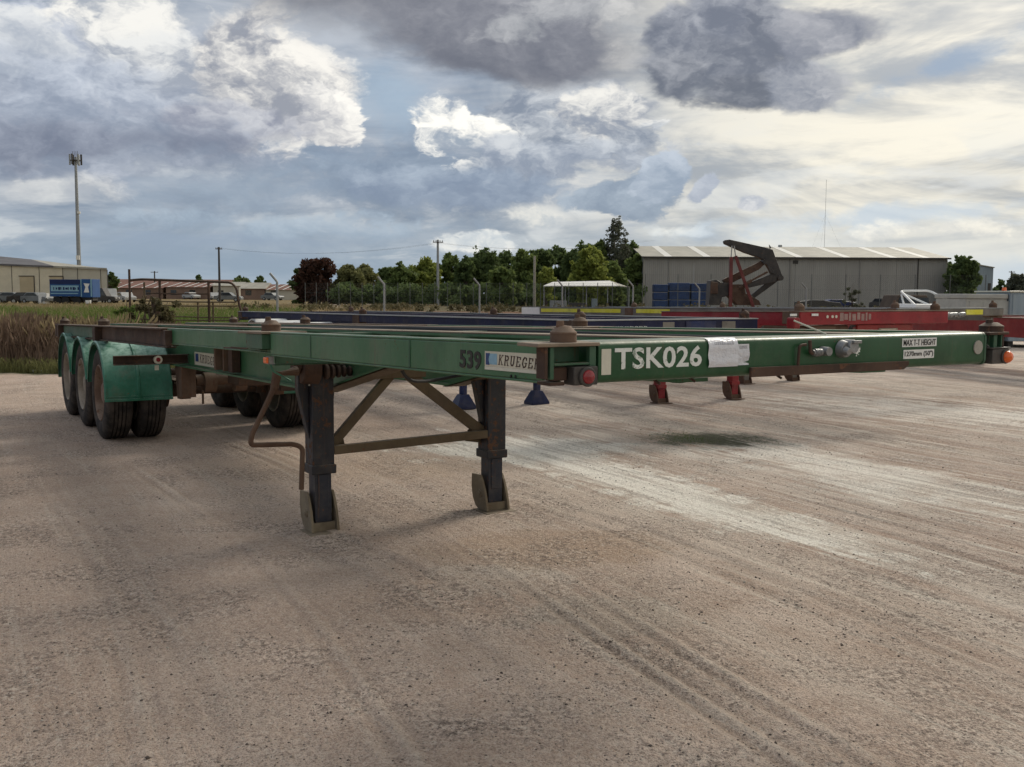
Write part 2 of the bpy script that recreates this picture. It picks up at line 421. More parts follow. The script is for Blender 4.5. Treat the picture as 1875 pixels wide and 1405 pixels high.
def painted(name, c, faded, rust=0.5, dust=0.35, rough=0.5, rustcol=(0.085, 0.042, 0.024), dust_sheen_col=(0.27, 0.22, 0.17)):
    """weathered enamel: faded patches, runs of rust, dust lying on what faces up (painted sky sheen on the fenders)"""
    m, t, b = new_mat(name); P = ocoord(t)
    big = noise(t, P, 2.3, 5, 0.6); fine = noise(t, P, 26.0, 5, 0.65)
    runs = noise(t, mapping(t, P, scale=(9, 9, 1.1)), 3.0, 4, 0.6)
    base = mix(t, big.step(0.36, 0.66), c, faded)
    base = mix(t, (runs.step(0.55, 0.72)) * 0.35, base, tuple(v * 0.62 for v in c))
    base = mix(t, fine.step(0.45, 0.75) * 0.16, base, tuple(min(1, v * 1.5 + .005) for v in faded))
    thin = noise(t, mapping(t, P, scale=(42, 42, 1.6)), 1.0, 3, 0.6)
    base = mix(t, thin.step(0.60, 0.70) * big.step(0.42, 0.60) * (0.25 + 0.5 * rust), base, tuple(v * 1.25 for v in rustcol))
    base = mix(t, noise(t, P, 4.2, 5, 0.7).step(0.56, 0.70) * 0.35, base, tuple(v * 0.45 + 0.012 for v in c))
    base = mix(t, noise(t, P, 3.1, 6, 0.68).step(0.50, 0.66) * 0.20 * (0.6 + dust), base, (0.150, 0.120, 0.092))
    spots = (fine * 0.55 + noise(t, P, 5.5, 6, 0.7) * 0.45)
    rm = spots.step(0.66 - 0.13 * rust, 0.72 - 0.13 * rust)
    scr = voronoi(t, mapping(t, P, scale=(1, 1, 1)), 38.0)
    chips = (S(t, scr).step(0.16, 0.08)) * noise(t, P, 7, 3).step(0.52, 0.62)
    rm = (rm + chips * 0.8).clamp()
    rc = mix(t, fine, rustcol, tuple(min(1, v * 1.9) for v in rustcol))
    base = mix(t, rm, base, rc)
    geo = t.nodes.new('ShaderNodeNewGeometry'); sp = t.nodes.new('ShaderNodeSeparateXYZ'); t.links.new(geo.outputs['Normal'], sp.inputs[0])
    upf = S(t, sp.outputs[2]).step(0.35, 0.95)
    dn = noise(t, P, 12, 4, 0.7)
    base = mix(t, (upf * dust * dn.step(0.25, 0.65) + dn.step(0.5, 0.8) * 0.06).clamp(), base, dust_sheen_col)
    t.links.new(base, b.inputs['Base Color'])
    rr = (rm * (0.88 - rough) + rough + (fine - 0.5) * 0.25).clamp()
    t.links.new(rr.s, b.inputs['Roughness'])
    b.inputs['Specular IOR Level'].default_value = 0.35
    bump(t, b, noise(t, P, 9, 5, 0.55) * 0.5 + fine * 0.22 - rm * 0.12, 0.004, 0.8)
    return m

M = {}
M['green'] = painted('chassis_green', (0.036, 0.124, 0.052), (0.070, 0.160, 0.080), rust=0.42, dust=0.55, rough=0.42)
M['green_front'] = painted('bolster_green', (0.012, 0.062, 0.022), (0.022, 0.084, 0.034), rust=0.34, dust=0.60, rough=0.38, dust_sheen_col=(0.40, 0.38, 0.30))
M['green_dark'] = painted('inner_green', (0.028, 0.085, 0.045), (0.050, 0.110, 0.065), rust=0.65, dust=0.6)
M['fender'] = painted('fender_teal', (0.012, 0.118, 0.066), (0.055, 0.20, 0.14), rust=0.22, dust=1.0, rough=0.42, dust_sheen_col=(0.34, 0.52, 0.44))  # up-facing tint is faded paint plus sky reflection painted into the colour
M['rust'] = painted('rusty_steel', (0.095, 0.055, 0.035), (0.150, 0.095, 0.065), rust=0.8, dust=0.6, rough=0.8)
M['rust_dark'] = painted('dark_rusty_steel', (0.045, 0.026, 0.019), (0.085, 0.050, 0.034), rust=0.8, dust=0.65, rough=0.8)
M['rust_top'] = painted('worn_steel', (0.17, 0.125, 0.09), (0.27, 0.215, 0.16), rust=0.5, dust=0.6, rough=0.75)
M['leg'] = painted('black_leg_paint', (0.012, 0.012, 0.014), (0.028, 0.029, 0.036), rust=1.05, dust=0.6, rough=0.45, rustcol=(0.07, 0.035, 0.02))
M['leg_inner'] = painted('blue_black_steel', (0.012, 0.016, 0.028), (0.028, 0.032, 0.045), rust=0.75, dust=0.4, rough=0.40, rustcol=(0.09, 0.04, 0.02))
M['foot'] = painted('dusty_foot_steel', (0.15, 0.115, 0.075), (0.27, 0.22, 0.15), rust=0.5, dust=0.6, rough=0.8)
M['brace'] = painted('brown_brace', (0.085, 0.060, 0.034), (0.13, 0.095, 0.055), rust=0.5, dust=0.5, rough=0.75)
M['red'] = painted('red_chassis', (0.21, 0.008, 0.014), (0.28, 0.020, 0.024), rust=0.25, dust=0.35, rough=0.4)
M['red_dull'] = painted('dull_red_chassis', (0.18, 0.012, 0.012), (0.25, 0.028, 0.024), rust=0.5, dust=0.4, rough=0.55)
M['blue'] = painted('navy_chassis', (0.004, 0.006, 0.030), (0.008, 0.011, 0.050), rust=0.15, dust=0.30, rough=0.65)
M['blue_leg'] = painted('blue_leg', (0.005, 0.011, 0.050), (0.012, 0.024, 0.095), rust=0.2, dust=0.3, rough=0.4)
M['grey_ch'] = painted('grey_chassis', (0.12, 0.11, 0.095), (0.20, 0.185, 0.16), rust=0.35, dust=0.5)
M['yellow'] = painted('yellow_stripe', (0.66, 0.60, 0.03), (0.72, 0.68, 0.12), rust=0.1, dust=0.3)
M['white'] = plain('white_paint', (0.72, 0.72, 0.70), 0.45, 0.10, 3)
M['worn_print'] = plain('worn_print', (0.30, 0.20, 0.18), 0.6, 0.3, 20)
M['offwhite'] = plain('cream_reflector', (0.62, 0.60, 0.50), 0.35, 0.08, 9)
M['lettering'] = plain('white_lettering', (0.74, 0.76, 0.74), 0.4, 0.07, 12)
def worn(name, c, under):
    m, t, b = new_mat(name); P = gcoord(t)
    k = (noise(t, P, 55, 5, 0.7) * 0.6 + noise(t, P, 9, 4, 0.6) * 0.4)
    t.links.new(mix(t, k.step(0.56, 0.62) * 0.75, mix(t, noise(t, P, 20, 3).step(.4, .7) * .25, c, tuple(v * .7 for v in c)), under), b.inputs['Base Color']); b.inputs['Roughness'].default_value = .5
    return m
M['lettering'] = worn('white_lettering', (0.72, 0.74, 0.70), (0.10, 0.16, 0.10))
M['black_ink'] = plain('black_lettering', (0.012, 0.012, 0.012), 0.4, 0.2, 9)
M['black'] = plain('black_rubber', (0.015, 0.015, 0.015), 0.6, 0.3, 5)
M['plate'] = plain('cream_plate', (0.58, 0.54, 0.42), 0.4, 0.08, 12)
M['brown_ink'] = plain('brown_lettering', (0.045, 0.020, 0.014), 0.5, 0.2, 9)
M['blue_ink'] = plain('blue_logo', (0.02, 0.05, 0.16), 0.4, 0.2, 9)
M['pale_blue'] = plain('pale_blue_logo', (0.22, 0.38, 0.48), 0.4, 0.2, 9)
M['zinc'] = plain('zinc_fitting', (0.25, 0.25, 0.25), 0.45, 0.3, 14, metal=0.5)
M['galv'] = plain('galvanised_steel', (0.30, 0.31, 0.31), 0.5, 0.2, 3, metal=0.4)
M['orange_lens'] = plain('orange_lens', (0.75, 0.13, 0.02), 0.15, 0.1, 20, spec=0.6)
M['red_lens'] = plain('red_lens', (0.22, 0.010, 0.016), 0.15, 0.25, 40, spec=0.6)
M['alu_dark'] = plain('lamp_housing', (0.06, 0.055, 0.05), 0.5, 0.3, 10)
M['dust_alu'] = plain('dusty_disc', (0.33, 0.31, 0.27), 0.5, 0.2, 20)

def tyre_mat():
    m, t, b = new_mat('tyre_rubber'); P = ocoord(t)
    n = noise(t, P, 7, 5, 0.6); f = noise(t, P, 60, 4, 0.6)
    c = mix(t, n.step(0.35, 0.7), (0.022, 0.020, 0.019), (0.075, 0.060, 0.050))
    c = mix(t, f.step(0.5, 0.8) * 0.4, c, (0.12, 0.10, 0.08))
    t.links.new(c, b.inputs['Base Color']); b.inputs['Roughness'].default_value = 0.85
    b.inputs['Specular IOR Level'].default_value = 0.2
    bump(t, b, f, 0.003)
    return m
M['tyre'] = tyre_mat()
M['rim'] = painted('dusty_rim', (0.20, 0.165, 0.125), (0.34, 0.29, 0.235), rust=0.45, dust=0.2, rough=0.7)
M['rim_red'] = painted('rusty_rim', (0.13, 0.075, 0.050), (0.24, 0.17, 0.125), rust=0.7, dust=0.2, rough=0.75)

def paper_mat():
    """auction sheet: barcode block and rows of small print"""
    m, t, b = new_mat('printed_sheet'); P = ocoord(t, 'Generated')
    sp = t.nodes.new('ShaderNodeSeparateXYZ'); t.links.new(P, sp.inputs[0]); x, z = S(t, sp.outputs[0]), S(t, sp.outputs[2])
    bars = noise(t, mapping(t, P, scale=(30, 0, 0)), 2.2, 3, 0.8).step(0.47, 0.53)
    code = x.step(0.20, 0.205) * x.step(0.86, 0.855) * z.step(0.76, 0.765) * z.step(0.93, 0.925)
    row = (z * 60.0)._m('FRACT').step(0.45, 0.55) * noise(t, mapping(t, P, scale=(14, 1, 26)), 2.0, 2).step(0.50, 0.56)
    txt = x.step(0.12, 0.13) * x.step(0.92, 0.91) * z.step(0.10, 0.11) * z.step(0.66, 0.65)
    c = mix(t, (code * bars * 0.9), (0.66, 0.67, 0.71), (0.10, 0.10, 0.14))
    c = mix(t, (txt * row * 0.42), c, (0.22, 0.22, 0.28))
    t.links.new(c, b.inputs['Base Color']); b.inputs['Roughness'].default_value = 0.3
    bump(t, b, noise(t, P, 3.0, 4, 0.6), 0.01)
    return m
M['paper'] = paper_mat()

# ================================================================== ground
HEAD = R(28)                     # the way most vehicles cross the yard
def hfield(x, y, want_rut=False):
    """height of the yard in metres"""
    def vn(x, y, s, seed):
        xs, ys = x / s, y / s; xi, yi = np.floor(xs), np.floor(ys); fx, fy = xs - xi, ys - yi
        fx, fy = fx * fx * (3 - 2 * fx), fy * fy * (3 - 2 * fy)
        def h(a, b): v = np.sin(a * 127.1 + b * 311.7 + seed * 74.7) * 43758.5453; return v - np.floor(v)
        return (h(xi, yi) * (1 - fx) + h(xi + 1, yi) * fx) * (1 - fy) + (h(xi, yi + 1) * (1 - fx) + h(xi + 1, yi + 1) * fx) * fy - .5
    u = x * math.cos(HEAD) + y * math.sin(HEAD); w = -x * math.sin(HEAD) + y * math.cos(HEAD)
    z = vn(x, y, 3.1, 1) * .030 + vn(x, y, .9, 2) * .012 + vn(x, y, .33, 3) * .007 + vn(x, y, .12, 4) * .004
    uu = u + vn(w, u * 0, 6.0, 9) * 1.2
    # wheel ruts running along w
    uu = u + vn(w, u * 0, 6.0, 9) * 1.2; rut = 0 * x
    for c, dep in ((2.55, .024), (2.80, .020), (1.35, .010), (3.9, .014), (4.15, .012), (5.6, .014), (5.85, .010), (7.7, .012), (-1.1, .004), (.50, .006), (.72, .004), (9.6, .012), (11.5, .012)):
        g_ = np.exp(-((uu - c) / .026) ** 2) + .7 * np.exp(-((uu - c - .11) / .022) ** 2); q_ = np.exp(-((uu - c - .055) / .024) ** 2) + .6 * np.exp(-((uu - c + .05) / .02) ** 2)
        brk = np.clip(.55 + 2.2 * vn(w, u * 0 + c, 1.7, 21), 0, 1)
        z = z - dep * .75 * g_ * brk + dep * .5 * q_ * brk; rut = rut + (g_ - q_ * .9) * brk * dep / .018
    rr = np.hypot(x + 12.0, y + 1.5) + vn(x, y, 2.5, 31) * .25      # tracks that swing round
    for c, dep in ((13.15, .010), (13.42, .009), (14.95, .011), (15.2, .009), (12.0, .008), (16.6, .009)):
        g_ = np.exp(-((rr - c) / .030) ** 2); brk = np.clip(.45 + 2.4 * vn(w, u * 0 + c, 1.4, 41), 0, 1)
        z = z - dep * g_ * brk + dep * .5 * np.exp(-((rr - c - .07) / .03) ** 2) * brk; rut = rut + g_ * brk * .45
    z = z + vn(x, y, 1.6, 51) * .022 * np.clip(1 - np.hypot(x - .3, y - 6.4) / 1.6 * -1, 0, 1) * .5
    z = z + vn(uu * 4.5, w * .55, 1.0, 6) * .014
    z = z * np.clip((x * x + y * y) ** .5 / 3, .3, 1)
    return (z, rut) if want_rut else z
def axis_pts(lo, hi, c0, c1, d0, g):
    pts = list(np.arange(c0, c1, d0)); s = d0; p = c1
    while p < hi: pts.append(p); s *= g; p += s
    s = d0; p = c0 - d0; pre = []
    while p > lo: pre.append(p); s *= g; p -= s
    return np.array(sorted(pre + pts + [lo, hi]))
def ground_mat():
    m, t, b = new_mat('yard_and_field'); P = gcoord(t)
    sp = t.nodes.new('ShaderNodeSeparateXYZ'); t.links.new(P, sp.inputs[0]); x, y = S(t, sp.outputs[0]), S(t, sp.outputs[1])
    Pr = mapping(t, P, rot=(0, 0, -HEAD))                      # x' across the tracks, y' along them
    wob = noise(t, P, 0.35, 2)
    big = noise(t, P, 0.55, 5, 0.55); mid = noise(t, P, 2.6, 6, 0.62); fine = noise(t, P, 22, 6, 0.7); grit = noise(t, P, 110, 3, 0.7)
    sv = mapping(t, Pr, scale=(1.0, 0.07, 1.0))
    st1 = noise(t, sv, 1.7, 7, 0.66, 0.25); st2 = noise(t, mapping(t, Pr, scale=(1, 0.10, 1)), 6.5, 5, 0.65, 0.4)
    c = mix(t, mid.step(0.34, 0.64), (0.470, 0.345, 0.268), (0.665, 0.530, 0.440))
    c = mix(t, big.step(0.42, 0.60) * 0.48, c, (0.370, 0.262, 0.200))
    c = mix(t, fine.step(0.40, 0.62) * 0.25, c, (0.68, 0.57, 0.49))
    # drier, paler to the right of the yard, drawn out along the tracks
    right = (x * 0.9 + y * 0.30 + (wob - 0.5) * 4.0).step(1.2, 4.8)
    pale = (st1.step(0.43, 0.57) * 0.75 + st2.step(0.45, 0.58) * 0.35).clamp()
    c = mix(t, (pale * (right * 0.85 + 0.14)).clamp(), c, (0.72, 0.635, 0.545))
    def spot(cx, cy, rx, ry, rot, rag=1.3, edge=0.28):
        dx, dy = x - cx, y - cy; cr, sr = math.cos(rot), math.sin(rot)
        u = (dx * cr + dy * sr) / rx; v = (dy * cr - dx * sr) / ry
        return ((u * u + v * v).sqrt() * -1.0 + 1.0 + (mid - 0.5) * rag + (fine - 0.5) * rag * 0.6 + (st2 - 0.5) * rag * 0.8).step(0.0, edge)
    chalk = (0.80, 0.76, 0.67)
    c = mix(t, spot(0.75, 9.0, 0.60, 2.6, HEAD) * 0.30, c, chalk)
    c = mix(t, spot(1.55, 7.3, 0.45, 1.9, HEAD + 0.05) * 0.30, c, chalk)
    c = mix(t, spot(0.15, 10.3, 1.3, 0.9, 0) * 0.8, c, chalk)
    c = mix(t, spot(3.1, 8.6, 0.9, 2.8, HEAD, 2.0, .8) * 0.4, c, chalk)
    c = mix(t, spot(5.8, 13.5, 1.0, 3.8, HEAD + .3, 2.0, .8) * 0.4, c, chalk)
    c = mix(t, spot(-0.1, 5.5, 0.45, 0.4, 0) * 0.40, c, chalk)
    c = mix(t, spot(0.45, 4.9, 0.5, 0.35, 0) * 0.40, c, (0.50, 0.47, 0.40))
    # iron-stained earth
    c = mix(t, spot(0.25, 6.2, 0.9, 0.55, 0.2) * 0.50, c, (0.46, 0.315, 0.205))
    c = mix(t, spot(-0.35, 5.2, 0.65, 0.45, 0.4) * 0.40, c, (0.47, 0.325, 0.235))
    c = mix(t, spot(-1.5, 9.2, 1.6, 0.9, 0.0) * 0.40, c, (0.50, 0.370, 0.260))
    # darker, browner ground on the left and near the rear wheels
    c = mix(t, spot(-1.9, 4.2, 1.6, 2.6, 0.5) * 0.20, c, (0.36, 0.27, 0.22))
    c = mix(t, spot(-4.6, 9.2, 2.4, 1.5, 0.2) * 0.22, c, (0.32, 0.240, 0.190))
    c = mix(t, spot(-7.0, 14.8, 4.5, 3.0, 0.0) * 0.45, c, (0.50, 0.400, 0.320))
    # oily weed patch
    c = mix(t, spot(2.15, 11.0, 1.0, 0.75, 0.0, 1.5, 0.8) * 0.3, c, (0.060, 0.064, 0.038))
    c = mix(t, x.step(1.5, -2.0) * 0.26, c, (0.66, 0.50, 0.39))  # left side lightened in colour to offset the trailer's broad shadow
    c = mix(t, noise(t, P, 0.30, 4, 0.55).step(0.50, 0.62) * 0.30, c, (0.36, 0.255, 0.19))
    # dark gravel scattered in drifts
    vd = t.nodes.new('ShaderNodeTexVoronoi'); t.links.new(P, vd.inputs['Vector']); vd.inputs['Scale'].default_value = 62
    drift = (noise(t, P, 1.3, 7, 0.72) * 0.8 + st1 * 0.2).step(0.46, 0.58)
    sep = t.nodes.new('ShaderNodeSeparateColor'); t.links.new(vd.outputs['Color'], sep.inputs[0])
    peb = S(t, vd.outputs['Distance']).step(0.36, 0.22) * S(t, sep.outputs[0]).step(0.62, 0.66)
    peb2 = S(t, vd.outputs['Distance']).step(0.36, 0.22) * S(t, sep.outputs[1]).step(0.88, 0.90)
    c = mix(t, (peb * drift * 0.8 + peb * 0.12).clamp(), c, (0.085, 0.066, 0.056))
    c = mix(t, (peb2 * 0.55), c, (0.42, 0.37, 0.31))
    c = mix(t, (drift * fine.step(0.46, 0.60)) * 0.55, c, (0.135, 0.105, 0.086))
    grit2 = noise(t, mapping(t, P, scale=(1, .7, 1)), 44, 4, 0.75)
    c = mix(t, grit.step(0.50, 0.64) * 0.50, c, (0.12, 0.09, 0.072))
    c = mix(t, grit.step(0.47, 0.34) * 0.40, c, (0.60, 0.52, 0.44))
    c = mix(t, grit2.step(0.50, 0.62) * (drift * 0.50 + 0.18), c, (0.165, 0.125, 0.104))
    c = mix(t, grit2.step(0.46, 0.36) * (drift * 0.3 + 0.38), c, (0.70, 0.61, 0.52))
    grit3 = noise(t, P, 82, 2, 0.6); c = mix(t, grit3.step(0.60, 0.68) * (drift * 0.6 + 0.30), c, (0.085, 0.066, 0.056))
    st3 = noise(t, mapping(t, Pr, scale=(1, 0.035, 1)), 9.0, 7, 0.78, 0.2)
    c = mix(t, st3.step(0.55, 0.62) * (right * 0.45 + 0.08), c, (0.29, 0.225, 0.185))
    c = mix(t, st3.step(0.45, 0.38) * (right * 0.60 + 0.12), c, (0.78, 0.72, 0.62))
    # fine tread lines
    tl = noise(t, mapping(t, Pr, scale=(1, 0.04, 1)), 26, 3, 0.6)
    c = mix(t, tl.step(0.55, 0.70) * 0.28 * (right * 0.8 + 0.2), c, (0.15, 0.12, 0.10))
    rough_chalk = (grit2.step(0.62, 0.46) * 0.6 + 0.4) * (st3.step(0.58, 0.46) * 0.8 + 0.2)
    ch = spot(0.75, 9.0, 0.55, 2.7, HEAD, 2.2, .5).max(spot(1.55, 7.3, 0.36, 2.0, HEAD + 0.05, 2.2, .5)).max(spot(0.1, 10.3, 1.3, 0.9, 0, 2.2, .6)).max(spot(6.2, 13.5, 2.0, 4.6, HEAD + .3, 2.5, .8) * 0.8).max(spot(2.9, 9.4, 0.9, 3.2, HEAD, 2.6, .8) * 0.75)
    c = mix(t, (ch * rough_chalk * 1.15).clamp(), c, (0.86, 0.81, 0.72))
    an = t.nodes.new('ShaderNodeAttribute'); an.attribute_name = 'rut'; rt = S(t, an.outputs['Fac'])
    c = mix(t, (rt.max(0.0) * (0.12 + fine * 0.45) ).clamp(), c, (0.20, 0.155, 0.125))
    c = mix(t, ((rt * -1.0).max(0.0) * 0.55).clamp(), c, (0.66, 0.58, 0.49))
    c = mix(t, spot(2.15, 11.0, 0.95, 0.72, 0.0, 1.6, 0.7) * 0.93, c, mix(t, grit2.step(0.45, 0.6), (0.036, 0.042, 0.022), (0.085, 0.088, 0.055)))
    # ---- beyond the yard: paddock on the left, bare red ground in the middle
    edge = (y + (mid - 0.5) * 1.2 + (fine - 0.5) * 0.5)
    field = edge.step(19.2, 19.7) * (x * -1.0 + (wob - 0.5) * 1.5 - (y - 19.0) * 0.16).step(5.6, 6.6)
    gn = noise(t, mapping(t, P, scale=(1, 2.2, 1)), 0.9, 6, 0.65)
    g = mix(t, gn.step(0.35, 0.65), (0.050, 0.070, 0.018), (0.125, 0.135, 0.042))
    g = mix(t, (y + (gn - 0.5) * 60).step(75, 120) * 0.9, g, (0.20, 0.145, 0.070))
    c = mix(t, field, c, g)
    dirt = (y + (gn - .5) * 18).step(34, 52) * (x + (gn - .5) * 12).step(-16, -10)
    dn = mix(t, gn.step(0.35, 0.65), (0.115, 0.056, 0.030), (0.175, 0.100, 0.056))
    c = mix(t, dirt, c, dn)
    far = (y + (gn - .5) * 14).step(84, 92) * (x + (gn - .5) * 12).step(-26, -14)
    c = mix(t, far * 0.9, c, mix(t, gn.step(.4, .6), (0.060, 0.060, 0.026), (0.16, 0.13, 0.07)))
    t.links.new(c, b.inputs['Base Color'])
    b.inputs['Roughness'].default_value = 0.93; b.inputs['Specular IOR Level'].default_value = 0.15
    near = y.step(40, 12)
    bump(t, b, (fine * 0.018 + grit * 0.007 + grit2 * 0.016 + grit3 * 0.006 + st3 * 0.012 + peb * 0.005 + (peb2 * 0.005) + mid * 0.016 + tl * 0.006) * near, 1.0, 1.0)
    return m
M['ground'] = ground_mat()
def build_ground():
    xs = axis_pts(-1500, 1500, -3.6, 4.6, 0.018, 1.035); ys = axis_pts(-300, 2500, 2.2, 8.0, 0.024, 1.02)
    X, Y = np.meshgrid(xs, ys); Z, RUT = hfield(X, Y, True)
    fade = np.clip(1 - (np.hypot(X, Y) - 30) / 40, 0, 1)
    Z = Z * fade
    nx, ny = len(xs), len(ys)
    i = (np.arange(ny - 1)[:, None] * nx + np.arange(nx - 1)[None, :]).ravel()
    F = np.stack([i, i + 1, i + nx + 1, i + nx], 1)
    o = raw_mesh('ground', np.stack([X.ravel(), Y.ravel(), Z.ravel()], 1), F, M['ground'])
    at = o.data.attributes.new('rut', 'FLOAT', 'POINT'); at.data.foreach_set('value', np.clip(RUT.ravel() * fade.ravel(), -1, 1).astype(np.float32))
    o.data.polygons.foreach_set('use_smooth', [True] * len(o.data.polygons))
    tag(o, 'pale gravel yard with wheel ruts running out to a grassy paddock', kind='structure')
    return o
build_ground()

def pebbles():
    n = 26000
    d = 2.3 + 13 * rng.random(n) ** 1.6; a = (rng.random(n) - .5) * 1.25
    px, py = d * np.tan(a), d
    clus = np.sin(px * 2.1 + 1.3) * np.sin(py * 1.7 + px) + rng.random(n) * 1.3
    keep = clus > .35; px, py = px[keep], py[keep]; n = len(px)
    s = 0.0018 + 0.0055 * rng.random(n) ** 5 + .0028 * rng.random(n)
    base = np.array([(1, 0, 0), (-.5, .87, 0), (-.5, -.87, 0), (0, 0, 1), (.3, .5, .75), (0, 0, -.6)])
    F0 = np.array([(0, 4, 3), (0, 1, 4), (1, 3, 4), (1, 2, 3), (2, 0, 3), (0, 5, 1), (1, 5, 2), (2, 5, 0)])
    pz = hfield(px, py)
    th = rng.random(n) * 6.28; sx = s * (0.8 + .6 * rng.random(n)); sz = s * (.5 + .4 * rng.random(n))
    b = np.repeat(base[None], n, 0) * (1 + .3 * (rng.random((n, 6, 1)) - .5))
    x = (b[..., 0] * np.cos(th)[:, None] - b[..., 1] * np.sin(th)[:, None]) * sx[:, None] + px[:, None]
    y = (b[..., 0] * np.sin(th)[:, None] + b[..., 1] * np.cos(th)[:, None]) * s[:, None] + py[:, None]
    z = b[..., 2] * sz[:, None] + pz[:, None] + sz[:, None] * .2
    V = np.stack([x, y, z], 2).reshape(-1, 3); F = (F0[None] + (np.arange(n) * 6)[:, None, None]).reshape(-1, 3)
    m, t, bb = new_mat('loose_stone')
    g = t.nodes.new('ShaderNodeNewGeometry'); r = S(t, g.outputs['Random Per Island'])
    c = mix(t, r.step(0.05, 0.9), (0.10, 0.078, 0.065), (0.42, 0.35, 0.29)); c = mix(t, r.step(.93, .95), c, (.48, .43, .37))
    t.links.new(c, bb.inputs['Base Color']); bb.inputs['Roughness'].default_value = .9
    tag(raw_mesh('gravel', V, F, m), 'loose stones scattered over the yard', kind='stuff')
pebbles()

# ================================================================== lettering
def text_on(parent, name, s, size, mat, origin, xdir, updir, xscale=1.0, bold=0.0, align='LEFT', shear=0.0, thick=0.0006, pitch=1.0):
    cu = bpy.data.curves.new(name, 'FONT'); cu.body = s; cu.size = size; cu.offset = bold; cu.extrude = thick; cu.shear = shear
    cu.align_x = align; cu.resolution_u = 3; cu.space_character = pitch
    tmp = bpy.data.objects.new(name, cu); col.objects.link(tmp)
    dg = bpy.context.evaluated_depsgraph_get(); dg.update()
    me = bpy.data.meshes.new_from_object(tmp.evaluated_get(dg)); bpy.data.objects.remove(tmp)
    xd, ud = Vector(xdir).normalized(), Vector(updir).normalized(); nd = xd.cross(ud)
    Mx = Matrix((xd * xscale, ud, nd)).transposed().to_4x4()
    me.transform(Matrix.Translation(origin) @ Mx); me.materials.clear(); me.materials.append(mat); me.name = name
    o = bpy.data.objects.new(name, me); col.objects.link(o); o.parent = parent
    return o
GLYPH = {  # strokes of a slab-serif italic: lists of points, plus serif bars
 'K': ([[(.18, 0), (.18, 1)], [(.18, .42), (.80, 1)], [(.38, .58), (.86, 0)]], [(.0, .36, 0), (.0, .36, 1), (.62, .98, 1), (.68, 1.0, 0)]),
 'R': ([[(.18, 0), (.18, 1)], [(.18, .96), (.6, .96), (.8, .86), (.8, .64), (.6, .52), (.18, .52)], [(.5, .52), (.84, 0)]], [(.0, .38, 0), (.0, .3, 1), (.68, 1.0, 0)]),
 'U': ([[(.2, 1), (.2, .26), (.34, .06), (.62, .06), (.78, .26), (.78, 1)]], [(.02, .38, 1), (.62, .94, 1)]),
 'E': ([[(.2, 0), (.2, 1)], [(.2, .96), (.84, .96), (.84, .76)], [(.2, .5), (.62, .5)], [(.2, .04), (.86, .04), (.86, .26)]], [(.02, .3, 0), (.02, .3, 1)]),
 'G': ([[(.84, .74), (.82, .96), (.45, 1.0), (.18, .78), (.14, .3), (.4, .0), (.7, .06), (.82, .18), (.82, .44)], [(.58, .44), (.96, .44)]], []),
}
def slab_text(parent, name, s, h, w, mat, origin, xdir, updir, slant=0.2, sw=0.15, adv=1.12):
    xd, ud = Vector(xdir).normalized(), Vector(updir).normalized(); nd = xd.cross(ud)
    mb = MB(); k = 0
    def put(a, b, ww):
        nonlocal k
        a, b = Vector((a[0] * w, a[1] * h)), Vector((b[0] * w, b[1] * h)); d = (b - a).normalized(); n = Vector((-d.y, d.x)) * ww / 2
        a, b = a - d * ww * .3, b + d * ww * .3
        vs = []
        for dep in (0, .0008 + .00004 * (k % 12)):
            for p in (a + n, a - n, b - n, b + n):
                vs.append(Vector(origin) + xd * (p.x + p.y * slant) + ud * p.y + nd * dep)
        mb.add(vs, [(0, 1, 2, 3), (7, 6, 5, 4), (0, 4, 5, 1), (1, 5, 6, 2), (2, 6, 7, 3), (3, 7, 4, 0)]); k += 1
    for i, ch in enumerate(s):
        st, sf = GLYPH[ch]; o = i * adv
        for pl in st:
            for a, b in zip(pl, pl[1:]): put((a[0] + o, a[1]), (b[0] + o, b[1]), sw * h * (1.0 if abs(a[0] - b[0]) < .3 else .62))
        for x0, x1, y in sf: put((x0 + o, y), (x1 + o, y), sw * h * .42)
    return mb.build(name, mat, parent)

# ================================================================== wheels and locks (built once, copied)
def tyre_mb(r=0.5, w=0.27, x0=0.0):
    prof = [(.02, .30), (.0, .33), (-.008, .40), (.004, .455), (.022, .487), (.038, .497)]
    tread = []
    n = 5; a, bq = .038, w - .038; sw = (bq - a) / n
    for i in range(n):
        l, rr = a + i * sw, a + (i + 1) * sw
        if i: tread += [(l + .006, .500)]
        if i < n - 1: tread += [(rr - .006, .500), (rr - .005, .483), (rr + .005, .483)]
    prof = prof + tread + [(w - q[0], q[1]) for q in prof[::-1]]
    return MB().lathe([(x0 + h, q * r / .5) for h, q in prof], (0, 0, 0), (1, 0, 0), 56, closed=True)
def rim_mb(x0, outer=True, w=0.27):
    m = MB()
    if outer:   # deep dish seen from outside
        m.lathe([(x0 + .010, .305), (x0 + .002, .295), (x0 + .012, .283), (x0 + .05, .272), (x0 + .12, .262), (x0 + .150, .235), (x0 + .155, .15), (x0 + .13, .135), (x0 + .05, .115), (x0 + .035, .085), (x0 + .03, .0)], (0, 0, 0), (1, 0, 0), 40)
        for i in range(10):
            a = i * math.pi / 5; m.cyl((x0 + .155, .185 * math.cos(a), .185 * math.sin(a)), (x0 + .115, .185 * math.cos(a), .185 * math.sin(a)), .014, n=6)
    else:
        m.lathe([(x0 + .01, .305), (x0 + .005, .29), (x0 + .2, .26), (x0 + .2, .10), (x0 + .1, .1), (x0 + .1, 0)], (0, 0, 0), (1, 0, 0), 32)
    m.lathe([(x0 + w - .01, .305), (x0 + w - .004, .29), (x0 + w - .1, .27), (x0 + w - .1, .12), (x0 + w - .1, 0)], (0, 0, 0), (1, 0, 0), 32)
    return m
tyre_mesh_o = None
